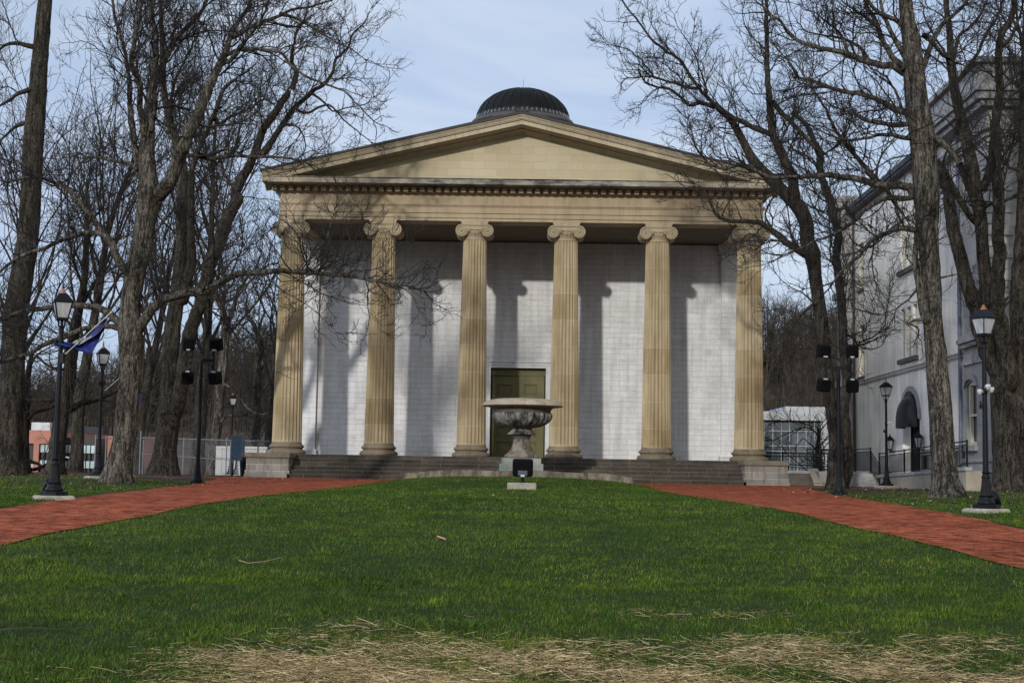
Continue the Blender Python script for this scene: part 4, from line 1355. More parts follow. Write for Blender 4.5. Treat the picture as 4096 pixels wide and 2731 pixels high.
gx = float(at(951, 1800, 63.0)[0])
box = thing('electrical_box', 'blue-grey electrical cabinet raised on two posts before the left pedestal', 'electrical box', (gx, 63.0, 0))
MB().bbox(-0.29, 0.29, -0.12, 0.12, 0.70, 1.80, 0.015).build('cabinet', simple('blue_grey_cabinet_paint', (0.070, 0.105, 0.15), 0.5), box)
MB().tube([(-0.2, 0.05, -0.1), (-0.2, 0.05, 0.7)], 0.03, 8).tube([(0.2, 0.05, -0.1), (0.2, 0.05, 0.7)], 0.03, 8).tube([(-0.05, 0, 0.7), (-0.06, -0.05, 0.35), (-0.22, -0.05, 0.08), (-0.3, 0, -0.05)], 0.025, 6).build('support_post', M['iron'], box)
bx_ = float(at(980, 1870, 60.5)[0])
bn = thing('waste_bin', 'dark lidded bin beside the left pedestal', 'bin', (bx_, 60.4, 0))
MB().lathe([(0.17, 0), (0.21, 0.6), (0.215, 0.62)], 20).build('body', M['iron'], bn)
MB().lathe([(0.23, 0.62), (0.23, 0.68), (0.16, 0.80), (0.05, 0.86), (0.0, 0.86)], 20, caps=False).build('lid', M['iron'], bn)

# pink office building, down the slope beyond the lawn
PB = 180.0
pinkm = simple('pink_brick', (0.36, 0.165, 0.125), 0.9, 0, 0.12, 0.8, space='world')
glass_pale = simple('painted_sky_reflection_glass', (0.42, 0.52, 0.56), 0.15, 0, 0.25, 0.35, space='world', spec=0.8)  # pale sky reflection is put into the base colour
glass_dark = simple('dark_spandrel_glass', (0.020, 0.017, 0.016), 0.25, 0, 0.3, 0.5, space='world', spec=0.5)
def pbx(px): return float(at(px, 1860, PB)[0])
def pbz(py, px=160): return float(at(px, py, PB)[2])
off = thing('office_building', 'pink brick office block with bands of windows beyond the left trees', 'building', (pbx(250), PB, -4))
def op(mb, name, m, par=None):
    mb.v = [(x-pbx(250), y-PB, z+4) for x, y, z in mb.v]
    return mb.build(name, m, par or off)
zt1 = pbz(1720)
xa, xb, xc, xd = pbx(-40), pbx(140), pbx(215), pbx(420)
ow = MB()
z1, z2, z3, z4 = pbz(1774), pbz(1830), pbz(1838), pbz(1895)
ow.box(xa, pbx(62), PB, PB+25, -4.5, zt1)
ow.box(pbx(62), pbx(213), PB, PB+25, z1, zt1-0.004)
ow.box(pbx(131), pbx(152), PB, PB+25, -4.5, z1)
ow.box(pbx(105), pbx(213), PB, PB+25, -4.5, pbz(1898))
op(ow, 'wall', pinkm)
op(MB().box(pbx(370), pbx(445), PB+6, PB+26, -4.5, pbz(1735)), 'stair_tower', pinkm)
op(MB().box(pbx(85), pbx(160), PB+3, PB+20, zt1, pbz(1686)), 'penthouse', simple('ribbed_pale_metal', (0.42, 0.44, 0.46), 0.5, 0, 0.2, 1.0))
op(MB().box(pbx(160), pbx(215), PB+4, PB+20, zt1, pbz(1690)), 'penthouse', simple('ribbed_grey_metal', (0.14, 0.15, 0.18), 0.5, 0, 0.2, 1.0))
gd = MB().box(pbx(62), pbx(131), PB+0.6, PB+1.0, -4.5, z1).box(pbx(152), pbx(213), PB+0.6, PB+1.0, -4.5, z1).box(pbx(213), pbx(342), PB+4, PB+24, -4.5, pbz(1745))
op(gd, 'curtain_wall', glass_dark)
for (x0, x1, yy) in ((105, 131, 0.4), (152, 213, 0.4), (213, 342, 3.7)):
    for (ya, yb) in ((1808, 1776), (1869, 1840)):
        if x0 == 105 and ya < 1850: continue
        wn_ = op(MB().box(pbx(x0), pbx(x1), PB+yy, PB+yy+0.15, pbz(ya), pbz(yb)), 'window', glass_pale)
        m = MB()
        nn = max(2, int((x1-x0)/17))
        for k in range(nn+1):
            xq = pbx(x0+(x1-x0)*k/nn)
            m.box(xq-0.05, xq+0.05, PB+yy-0.06, PB+yy+0.1, pbz(ya)-1.6, pbz(yb)+0.1)
        op(m, 'mullion', M['iron'], wn_)
# white bent pole in front of it
x0 = at(292, 1900, 110.0)
tag(MB().tube([(x0[0], 110, -2.5), (x0[0], 110, at(292, 1865, 110)[2]), tuple(at(288, 1842, 110)), tuple(at(276, 1830, 110)), tuple(at(262, 1827, 110))], [0.11, 0.10, 0.09, 0.07, 0.05], 8).build('bent_pole', M['whiteplastic']), 'white pole bent over at the top in front of the pink building', 'pole')

# ================================================================== right: white brick annex
ann = thing('brick_annex', 'long white-painted brick building with stone end block behind the right trees', 'building', (16, 58, 0))
def ap(mb, name, m, par=None):
    mb.v = [(x-16, y-58, z) for x, y, z in mb.v]
    return mb.build(name, m, par or ann)
def painted_brick():
    m, nt, b = mat('white_painted_brick', 0.75)
    t = bricktex(nt, axes(nt, 'yz'), 0.22, 0.075, 0.008, (0.80, 0.775, 0.72), (0.86, 0.835, 0.78), (0.66, 0.64, 0.60))
    col = t.outputs['Color']
    n = noise(nt, pos(nt, 'world', (1, 1, 0.5)), 0.8, 5, 0.6)
    col = mixc(nt, 0.8, col, ramp(nt, n, [(0.3, (0.68, 0.68, 0.66)), (0.62, 1.0)]), 'MULTIPLY')
    n8 = noise(nt, pos(nt, 'world', (2, 2, 0.25)), 1.6, 5, 0.65)
    col = mixc(nt, 0.5, col, ramp(nt, n8, [(0.34, (0.6, 0.58, 0.54)), (0.52, 1.0)]), 'MULTIPLY')
    L(nt, col, b.inputs['Base Color'])
    bump(nt, b, t.outputs['Fac'], -0.6, 0.012)
    return m
M['pbrick'] = painted_brick()
M['ashlar'] = sandstone('grey_ashlar', (0.26, 0.25, 0.24), (0.33, 0.32, 0.31), 'yz', 1.3, 0.55, 0.008, 0.5, (0.17, 0.16, 0.15), False)
M['ashlar_f'] = sandstone('grey_ashlar_front', (0.26, 0.25, 0.24), (0.33, 0.32, 0.31), 'xz', 1.3, 0.55, 0.008, 0.5, (0.17, 0.16, 0.15), False)
M['greytrim'] = simple('grey_stone_trim', (0.27, 0.265, 0.26), 0.85, 0, 0.25, 3, space='world')
M['browntrim'] = simple('brown_stone_trim', (0.105, 0.092, 0.082), 0.85, 0, 0.25, 3, space='world')
M['cream'] = simple('cream_window_paint', (0.50, 0.47, 0.37), 0.6, 0, 0.1, 3, space='world')
M['annexglass'] = simple('dull_window_glass', (0.045, 0.052, 0.058), 0.1, 0, 0.4, 1.0, space='world', spec=0.8)
def wall_holes(u0, u1, v0, v1, holes, place, depth, n_arch=14):
    """wall sheet with openings and their reveals; hole = (ua, ub, va, vspring, rise)"""
    br = {u0, u1}
    for ua, ub, va, vb, rise in holes:
        br |= {ua, ub}
        if rise:
            for k in range(1, n_arch): br.add(ua+(ub-ua)*k/n_arch)
    br = sorted(br)
    def top(h, u):
        ua, ub, va, vb, rise = h
        if not rise: return vb
        t = (u-ua)/(ub-ua)*2-1
        return vb+rise*math.sqrt(max(0.0, 1-t*t))
    mb = MB()
    for a, b in zip(br[:-1], br[1:]):
        hs = sorted([h for h in holes if h[0] <= (a+b)/2 <= h[1]], key=lambda h: h[2])
        la, lb = v0, v0
        for h in hs:
            mb.add([place(a, la, 0), place(b, lb, 0), place(b, h[2], 0), place(a, h[2], 0)], [(0, 1, 2, 3)])
            ta, tb = top(h, a), top(h, b)
            mb.add([place(a, ta, 0), place(b, tb, 0), place(b, tb, depth), place(a, ta, depth)], [(0, 1, 2, 3)])
            mb.add([place(a, h[2], depth), place(b, h[2], depth), place(b, h[2], 0), place(a, h[2], 0)], [(0, 1, 2, 3)])
            la, lb = ta, tb
        mb.add([place(a, la, 0), place(b, lb, 0), place(b, v1, 0), place(a, v1, 0)], [(0, 1, 2, 3)])
    for ua, ub, va, vb, rise in holes:
        for u in (ua, ub):
            mb.add([place(u, va, 0), place(u, vb, 0), place(u, vb, depth), place(u, va, depth)], [(0, 1, 2, 3)])
    return mb
WX = 16.0
TRI = [(56.95, 57.6), (57.9, 58.55), (58.85, 59.5)]
H = [(a, b, 5.3, 7.4, 0) for a, b in TRI]+[(a, b, 9.0, 11.1, 0) for a, b in TRI]
H += [(66.1, 67.1, 5.1, 7.5, 0), (66.1, 67.1, 9.2, 11.4, 0), (51.6, 52.6, 9.0, 11.1, 0)]
H += [(56.72, 59.35, 0.55, 2.75, 1.15)]
wl = wall_holes(50.4, 68.0, -0.3, 13.0, H, lambda u, v, d: (WX+d, u, v), 0.28)
# the arch and the sashes
wall_o = ap(wl, 'brick_wall', M['pbrick'])
bk = MB().box(WX+0.6, WX+14, 50.4, 68.0, -0.3, 13.0)
ap(bk, 'wall', M['dark'])
for a, b, z0, z1, _ in H[:-1]:
    wd = ap(MB().box(WX+0.20, WX+0.24, a+0.05, b-0.05, z0+0.05, z1-0.05), 'window', M['annexglass'])
    fr = MB()
    for y0, y1 in ((a, a+0.08), (b-0.08, b)): fr.box(WX+0.10, WX+0.19, y0+0.001, y1-0.001, z0, z1)
    for q in (z0, (z0+z1)/2-0.03, z1-0.07): fr.box(WX+0.11, WX+0.19, a+0.08, b-0.08, q+0.001, q+0.07)
    ap(fr, 'sash', M['cream'], wd)
for z in (5.3, 9.0): ap(MB().box(WX-0.14, WX+0.2, 56.8, 59.65, z-0.19, z-0.01), 'sill', M['browntrim'])
for z in (5.1, 9.2): ap(MB().box(WX-0.08, WX+0.2, 66.0, 67.2, z-0.12, z-0.01), 'sill', M['browntrim'])
for z in (4.66, 4.80): pass
ap(MB().box(WX-0.07, WX, 50.5, 68.0, 4.72, 4.79).box(WX-0.05, WX, 50.5, 68.0, 4.86, 4.91), 'string_course', M['greytrim'])
hood = MB()
for k in range(16):
    a0, a1 = PI*k/16, PI*(k+1)/16
    c0, c1 = 58.035, 58.035
    def P(a, r1, r2, x): return (x, 58.035+r1*math.cos(a), 2.75+r2*math.sin(a))
    v = [P(a0, 1.33, 1.17, WX-0.09), P(a1, 1.33, 1.17, WX-0.09), P(a1, 1.53, 1.37, WX-0.09), P(a0, 1.53, 1.37, WX-0.09),
         P(a0, 1.33, 1.17, WX), P(a1, 1.33, 1.17, WX), P(a1, 1.53, 1.37, WX), P(a0, 1.53, 1.37, WX)]
    hood.hexa(v)
ap(hood, 'arch_hood', M['greytrim'])
ap(MB().box(WX+0.29, WX+0.5, 56.5, 59.6, 0.3, 4.0), 'recess_wall', M['pbrick'])
dr_ = ap(MB().box(WX+0.2, WX+0.27, 57.3, 58.6, 0.5, 2.75), 'door', M['dark'])
ap(MB().box(WX+0.14, WX+0.2, 57.26, 57.34, 0.5, 2.75).box(WX+0.14, WX+0.2, 58.56, 58.64, 0.5, 2.75), 'door_post', M['iron'], dr_)
aw = MB()
rows = []
for i in range(9):
    q = PI/2*i/8
    row = []
    for k in range(15):
        a = PI*k/14
        y_ = 58.035+1.06*math.cos(a)*math.cos(q*0.4)
        z_ = 2.42+(1.36*math.sin(a)**0.7)*math.cos(q)**0.7
        row.append((WX+0.05-0.62*math.sin(q)*(0.45+0.55*math.sin(a)), y_, z_))
    rows.append(row)
v = [p for r_ in rows for p in r_]
f = [(i*15+k, i*15+k+1, (i+1)*15+k+1, (i+1)*15+k) for i in range(8) for k in range(14)]
aw.add(v, f, True)
ap(aw, 'awning', simple('dark_patinated_metal', (0.010, 0.011, 0.013), 0.45, 0.2, 0.5, 2.5, space='world'))
# eave and roof
ev = MB().box(WX-0.35, WX+0.3, 50.2, 68.1, 13.0, 13.12).box(WX-0.40, WX-0.2, 50.2, 68.1, 13.12, 13.34)
ev.hexa([(WX-0.2, 50.2, 13.121), (WX+8, 50.2, 16.0), (WX+8, 68.1, 16.0), (WX-0.2, 68.1, 13.121), (WX-0.2, 50.2, 13.3), (WX+8, 50.2, 16.2), (WX+8, 68.1, 16.2), (WX-0.2, 68.1, 13.3)])
ap(ev, 'roof', simple('slate_eave', (0.045, 0.047, 0.055), 0.7, 0, 0.3, 2, space='world'))
ap(MB().tube([(WX-0.10, 51.0, 0), (WX-0.10, 51.0, 13.0)], 0.07, 8), 'downspout', simple('blue_grey_pipe', (0.10, 0.12, 0.16), 0.5))
ap(MB().tube([(WX-0.10, 67.75, 0), (WX-0.10, 67.75, 13.0)], 0.06, 8), 'downspout', simple('brown_pipe', (0.05, 0.035, 0.03), 0.5))
# far pavilion of grey stone
pv = MB().box(15.35, 22, 68.0, 68.8, -0.3, 13.6)
for z, o in ((13.3, 0.25), (13.6, 0.35), (8.3, 0.15), (8.9, 0.25), (4.7, 0.12)): pv.box(15.35-o, 22, 68.0-o*0.6, 68.9, z, z+0.28)
ap(pv, 'far_pavilion', M['greytrim'])
# near stone block with its own heavy cornice
NX, NY = 15.85, 47.4
PW = lambda u, v, d: (NX+d, u, v)
sideH = [(49.0, 50.1, 1.55, 3.55, 0.22)]
sb = wall_holes(NY, 50.4, -0.3, 13.2, sideH, PW, 0.3)
ap(sb, 'stone_wall', M['ashlar'])
FW = lambda u, v, d: (u, NY+d, v)
frH = [(16.95, 17.75, 1.5, 4.0, 0.3), (16.95, 17.75, 7.6, 9.8, 0.3), (16.95, 17.75, 10.8, 12.4, 0)]
ap(wall_holes(NX, 27.0, -0.3, 13.2, frH, FW, 0.3), 'stone_wall', M['ashlar_f'])
for (pl, hs) in ((PW, sideH), (FW, frH)):
    for a, b, z0, z1, r_ in hs:
        g = MB(); g.add([pl(a, z0, 0.22), pl(b, z0, 0.22), pl(b, z1+r_, 0.22), pl(a, z1+r_, 0.22)], [(0, 1, 2, 3)])
        wd = ap(g, 'window', M['annexglass'])
        fr = MB()
        def bar(u0, u1, v0_, v1_):
            p = [pl(u0, v0_, 0.08), pl(u1, v0_, 0.08), pl(u1, v1_, 0.08), pl(u0, v1_, 0.08), pl(u0, v0_, 0.2), pl(u1, v0_, 0.2), pl(u1, v1_, 0.2), pl(u0, v1_, 0.2)]
            fr.hexa(p)
        bar(a+0.02, a+0.14, z0, z1+r_*0.6); bar(b-0.14, b-0.02, z0, z1+r_*0.6); bar(a+0.14, b-0.14, z0, z0+0.12); bar(a+0.14, b-0.14, z1+r_*0.4, z1+r_*0.9); bar(a+0.14, b-0.14, (z0+z1)/2, (z0+z1)/2+0.08)
        ap(fr, 'sash', M['cream'], wd)
        tr = MB()
        n = 10
        for k in range(n):
            t0, t1 = k/n, (k+1)/n
            def hp(t, e, d): 
                u = a-e+(b-a+2*e)*t
                return pl(u, z1+0.02+(r_+e)*math.sqrt(max(0, 1-(2*t-1)**2)) if r_ else z1+e, d)
            tr.hexa([hp(t0, 0.04, -0.10), hp(t1, 0.04, -0.10), hp(t1, 0.24, -0.10), hp(t0, 0.24, -0.10), hp(t0, 0.04, 0.05), hp(t1, 0.04, 0.05), hp(t1, 0.24, 0.05), hp(t0, 0.24, 0.05)])
        p = [pl(a-0.1, z0-0.2, -0.12), pl(b+0.1, z0-0.2, -0.12), pl(b+0.1, z0-0.02, -0.12), pl(a-0.1, z0-0.02, -0.12), pl(a-0.1, z0-0.2, 0.05), pl(b+0.1, z0-0.2, 0.05), pl(b+0.1, z0-0.02, 0.05), pl(a-0.1, z0-0.02, 0.05)]
        ap(tr, 'window_surround', M['greytrim'], wd)
        ap(MB().hexa(p), 'sill', M['greytrim'], wd)
ap(MB().box(NX+0.7, 26.8, NY+0.7, 60, 0, 13.1), 'core', M['dark'])
cn = MB()
for o, z0, z1 in ((0.10, 0.62, 0.95), (0.16, 0.96, 1.10), (0.08, 4.35, 4.5), (0.16, 4.95, 5.10), (0.26, 5.11, 5.26), (0.20, 5.27, 5.38), (0.12, 11.9, 12.1), (0.20, 12.11, 12.3), (0.30, 12.9, 13.1), (0.45, 13.11, 13.35), (0.55, 13.36, 13.6), (0.42, 13.61, 14.3), (0.60, 14.31, 14.5)):
    q_ = MB().box(NX-o, 27, NY-o, 50.4+(0.02 if z0 < 12 else 2.5), z0, z1-0.004)
    ap(q_, 'stone_moulding', M['greytrim'])
qn = MB()
for k in range(17):
    z = 5.5+0.38*k
    if z > 11.6: break
    w_ = 0.55 if k % 2 else 0.8
    qn.box(NX-0.06, NX+w_, NY-0.06, NY+ (0.8 if k % 2 else 0.55), z, z+0.33)
ap(qn, 'quoins', M['greytrim'])

# wall lanterns by the arch
def wall_lantern(y, label):
    t = thing('wall_lantern', label, 'wall lamp', (WX-0.22, y, 1.85))
    fr = MB()
    for k in range(6):
        a = k*PI/3
        fr.tube([(0.10*math.cos(a), 0.10*math.sin(a), -0.26), (0.17*math.cos(a), 0.17*math.sin(a), 0.12)], 0.012, 4, False)
    fr.lathe([(0.10, -0.30), (0.11, -0.26), (0.11, -0.24)], 6, smooth=False)
    fr.lathe([(0.19, 0.11), (0.20, 0.14), (0.12, 0.24), (0.04, 0.30), (0.02, 0.34), (0.03, 0.36), (0.0, 0.42)], 6, smooth=False, caps=False)
    fr.tube([(0, 0, -0.30), (0, 0, -0.42)], [0.03, 0.008], 6)
    fr.box(0.0, 0.22, -0.02, 0.02, -0.36, -0.31)
    fr.build('frame', M['iron'], t)
    MB().lathe([(0.088, -0.24), (0.15, 0.11)], 6, smooth=False).build('glass', M['frost'], t)
wall_lantern(60.6, 'black wall lantern left of the arched doorway')
wall_lantern(56.15, 'black wall lantern right of the arched doorway')

# ramp, steps and railing
RX = 15.0
rp = thing('wheelchair_ramp', 'low stone ramp along the white wall with steps at its left end', 'ramp', (RX, 55, 0))
def rpp(mb, name, m, par=None):
    mb.v = [(x-RX, y-55, z) for x, y, z in mb.v]
    return mb.build(name, m, par or rp)
rm = MB()
rm.hexa([(RX, 47.5, -0.3), (RX+0.98, 47.5, -0.3), (RX+0.98, 59.6, -0.3), (RX, 59.6, -0.3), (RX, 47.5, 0.66), (RX+0.98, 47.5, 0.66), (RX+0.98, 59.6, 0.38), (RX, 59.6, 0.38)])
rpp(rm, 'ramp_wall', simple('tan_ramp_stone', (0.30, 0.27, 0.22), 0.9, 0, 0.2, 2, space='world'))
cpg = MB()
cpg.hexa([(RX-0.05, 47.45, 0.662), (RX+0.2, 47.45, 0.662), (RX+0.2, 59.65, 0.382), (RX-0.05, 59.65, 0.382), (RX-0.05, 47.45, 0.78), (RX+0.2, 47.45, 0.78), (RX+0.2, 59.65, 0.50), (RX-0.05, 59.65, 0.50)])
rpp(cpg, 'coping', M['greytrim'])
sp = MB()
for k in range(5):
    sp.box(14.15, 14.95, 59.0+0.3*k, 61.2, -0.1+0.13*k, 0.03+0.13*k-0.002)
sp.box(12.9, 16, 61.2, 64.5, -0.1, 0.62)
rpp(sp, 'steps', M['greytrim'])
def railing(par, fn, pts, h, name='railing', gap=0.13, two=True, inner=0.12):
    """iron railing through ground points, in the frame of its thing"""
    for (p, q) in zip(pts[:-1], pts[1:]):
        p, q = np.array(p, float), np.array(q, float)
        n = max(2, int(np.linalg.norm(q-p)/gap))
        up = np.array([0, 0, 1.0])
        m = MB()
        m.tube([p+up*h, q+up*h], 0.024, 6)
        m.tube([p+up*(h-inner), q+up*(h-inner)], 0.015, 5)
        m.tube([p+up*0.08, q+up*0.08], 0.015, 5)
        for k in range(n+1):
            b_ = p+(q-p)*k/n
            thick = k in (0, n)
            m.tube([b_+up*(0 if thick else 0.08), b_+up*(h+(0.05 if thick else 0) if thick else h-inner)], 0.03 if thick else 0.010, 5)
        fn(m, name, M['iron'])
rl = thing('iron_railing', 'black iron railing along the stone ramp by the white wall', 'railing', (RX, 55, 0.5))
def rlp(mb, name, m):
    mb.v = [(x-RX, y-55, z-0.5) for x, y, z in mb.v]
    return mb.build(name, m, rl)
railing(rl, rlp, [(RX+0.08, 47.6, 0.76), (RX+0.08, 51.6, 0.68), (RX+0.08, 55.6, 0.58), (RX+0.08, 59.6, 0.50)], 0.88, 'rail_panel')
railing(rl, rlp, [(RX+0.9, 50.6, 0.66), (RX+0.9, 56.5, 0.52)], 0.85, 'rail_panel')
railing(rl, rlp, [(14.98, 59.1, 0.05), (14.98, 60.6, 0.62)], 0.85, 'rail_panel')
railing(rl, rlp, [(13.0, 61.3, 0.62), (14.1, 61.3, 0.62)], 0.9, 'rail_panel')
railing(rl, rlp, [(14.98, 60.7, 0.62), (15.0, 64.4, 0.62), (13.0, 64.4, 0.62)], 1.0, 'rail_panel')

# low stone wall with sloping end right of the portico, and the railing behind it
cw = thing('cheek_wall', 'low dark stone wall with a sloping pale end right of the portico', 'wall', (11.8, 62, 0))
MB().box(-0.75, 0.85, 0, 0.35, -0.1, 0.52).build('wall', M['browntrim'], cw)
MB().box(-0.75, 0.88, -0.04, 0.40, 0.523, 0.64).build('coping', M['greytrim'], cw)
ck = MB()
ck.hexa([(0.87, -0.9, -0.1), (1.25, -0.9, -0.1), (1.25, 0.4, -0.1), (0.87, 0.4, -0.1), (0.87, -0.9, 0.12), (1.25, -0.9, 0.12), (1.25, 0.4, 0.62), (0.87, 0.4, 0.62)])
ck.hexa([(0.83, -0.95, 0.123), (1.29, -0.95, 0.123), (1.29, 0.42, 0.65), (0.83, 0.42, 0.65), (0.83, -0.95, 0.22), (1.29, -0.95, 0.22), (1.29, 0.42, 0.75), (0.83, 0.42, 0.75)])
ck.build('sloping_end', M['concrete'], cw)
r3 = thing('iron_railing', 'black iron railing right of the portico in front of the glasshouse', 'railing', (12.5, 66, 0.4))
def r3p(mb, name, m):
    mb.v = [(x-12.5, y-66, z-0.4) for x, y, z in mb.v]
    return mb.build(name, m, r3)
railing(r3, r3p, [(10.6, 66, 0.45), (12.2, 66, 0.45), (14.4, 66, 0.45)], 1.0, 'rail_panel', 0.14)
railing(r3, r3p, [(12.0, 63.5, 0.30), (14.0, 63.5, 0.22)], 0.62, 'rail_panel', 0.16)
railing(r3, r3p, [(13.35, 61.0, 0.0), (13.1, 63.4, 0.45)], 0.95, 'rail_panel', 0.16)

# glasshouse beyond the railing
gh = thing('glasshouse', 'white-framed glass conservatory behind the right end of the portico', 'building', (22, 110, -1))
def gp(mb, name, m):
    mb.v = [(x-22, y-110, z+1) for x, y, z in mb.v]
    return mb.build(name, m, gh)
M['whitepaint'] = simple('white_trim_paint', (0.34, 0.35, 0.36), 0.6, 0, 0.08, 1, space='world')
M['ghglass'] = simple('grey_blue_glazing', (0.10, 0.12, 0.135), 0.12, 0, 0.35, 0.5, space='world', spec=0.7)
gp(MB().box(16, 32, 110.2, 122, -2, 4.7), 'glazing', M['ghglass'])
gp(MB().box(15.8, 32.2, 109.7, 122.5, 4.72, 5.2).box(16, 32, 110, 122, 5.2, 5.4).box(20.5, 32, 112, 122, 5.4, 5.9), 'roof', M['whitepaint'])
gb = MB()
for k in range(25): gb.box(16+0.64*k-0.022, 16+0.64*k+0.022, 110.1, 110.2, 0.9, 4.72)
for z in (2.0, 2.35, 2.75, 3.9): gb.box(16, 32, 110.08, 110.19, z-0.025, z+0.025)
gp(gb, 'glazing_bars', M['whitepaint'])
gp(MB().box(23.0, 23.45, 109.75, 110.19, -2, 4.72).box(22.85, 23.0, 109.9, 110.19, -2, 4.72), 'pillar', M['whitepaint'])
gp(MB().box(16, 32, 109.8, 110.07, -2.2, 0.9), 'base_wall', M['whitepaint'])
gp(MB().box(26.5, 27.3, 109.6, 109.79, -1, 0.6), 'door', M['dark'])
# ================================================================== trees
OFF = {'A': (0, 0), 'B': (500, 0), 'C': (0, 900), 'D': (700, 800), 'E': (2400, 0), 'F': (3096, 0), 'G': (2700, 500), 'H': (3096, 900)}
def PX(c, *a):
    ox, oy = OFF[c]
    return [(ox+a[i]/1.568, oy+a[i+1]/1.568) for i in range(0, len(a), 2)]
def catmull(P, step):
    P = np.array(P, float)
    if len(P) < 3:
        n = max(2, int(np.linalg.norm(P[-1][:3]-P[0][:3])/step)+1)
        t = np.linspace(0, 1, n)[:, None]
        return P[0]*(1-t)+P[-1]*t
    E_ = np.vstack([2*P[0]-P[1], P, 2*P[-1]-P[-2]])
    out = []
    for i in range(1, len(E_)-2):
        p0, p1, p2, p3 = E_[i-1:i+3]
        n = max(1, int(np.linalg.norm(p2[:3]-p1[:3])/step))
        for k in range(n):
            t = k/n
            out.append(0.5*((2*p1)+(-p0+p2)*t+(2*p0-5*p1+4*p2-p3)*t*t+(-p0+3*p1-3*p2+p3)*t**3))
    out.append(P[-1])
    return np.array(out)

def nrm(v): return v/(np.linalg.norm(v, axis=-1, keepdims=True)+1e-9)
def grow(S, D, Ln, R0, n, wob_, up, rs, tip=0.0045):
    N = len(S)
    P = np.zeros((N, n+1, 3)); P[:, 0] = S
    d = nrm(D)
    for k in range(n):
        d = nrm(d+rs.normal(0, wob_, (N, 3))+np.array([0, 0, up]))
        P[:, k+1] = P[:, k]+d*(Ln/n)[:, None]
    t = np.linspace(0, 1, n+1)
    R = R0[:, None]*(1-t)+np.minimum(R0, tip)[:, None]*t
    return P, R
def spawn(P, R, Ln, per_m, rs, t0=0.15, amin=0.5, amax=1.05, ratio=(0.35, 0.6), up=0.2, lmax=9, rfrac=0.6, kmin=1, tipgo=True):
    """side shoots along many parent branches"""
    N, m, _ = P.shape
    cnt = np.maximum(kmin, rs.poisson(per_m*Ln))
    pi_ = np.repeat(np.arange(N), cnt)
    t = t0+(1-t0)*rs.rand(len(pi_))
    if tipgo:                       # let most branches fork at the tip as well
        pi_ = np.concatenate([pi_, np.arange(N)]); t = np.concatenate([t, np.full(N, 0.98)])
    f = t*(m-1); i = np.minimum(f.astype(int), m-2); q = (f-i)[:, None]
    S = P[pi_, i]*(1-q)+P[pi_, i+1]*q
    T = nrm(P[pi_, i+1]-P[pi_, i])
    r = R[pi_, i]*(1-q[:, 0])+R[pi_, i+1]*q[:, 0]
    ang = amin+(amax-amin)*rs.rand(len(pi_))
    if tipgo: ang[-N:] *= 0.5
    rv = nrm(np.cross(T, rs.normal(0, 1, (len(pi_), 3))))
    D = nrm(T*np.cos(ang)[:, None]+rv*np.sin(ang)[:, None]+np.array([0, 0, up]))
    L2 = np.minimum(Ln[pi_]*(ratio[0]+(ratio[1]-ratio[0])*rs.rand(len(pi_)))*(1.15-0.45*t), lmax)
    return S, D, L2, r*rfrac

def twigs(S, D, Ln, R0, rs, dens=1.0, up=0.05, tip=0.0052, levels=3, small=1.0):
    """first-order shoots given; grows two finer orders and returns geometry"""
    parts = []
    P, R = grow(S, D, Ln, R0, 9, 0.22, up, rs, tip*1.5); parts.append(tubes(P, R, 5))
    S, D, L2, r2 = spawn(P, R, Ln, 3.4*dens, rs, 0.12, 0.45, 1.0, (0.28, 0.55), 0.12, 1.7)
    P, R = grow(S, D, L2, np.maximum(r2, tip*1.25), 5, 0.25, up, rs, tip*1.15); parts.append(tubes(P, R, 4))
    if levels > 2:
        S, D, L3, r3 = spawn(P, R, L2, 5.6*dens, rs, 0.12, 0.4, 1.0, (0.30, 0.6), 0.08, 0.75)
        k = L3 > 0.07
        P, R = grow(S[k], D[k], np.maximum(L3[k], 0.14)*small, np.maximum(r3[k]*0.8, tip), 3, 0.28, up, rs, tip*0.75)
        parts.append(tubes(P, R, 3))
    return parts

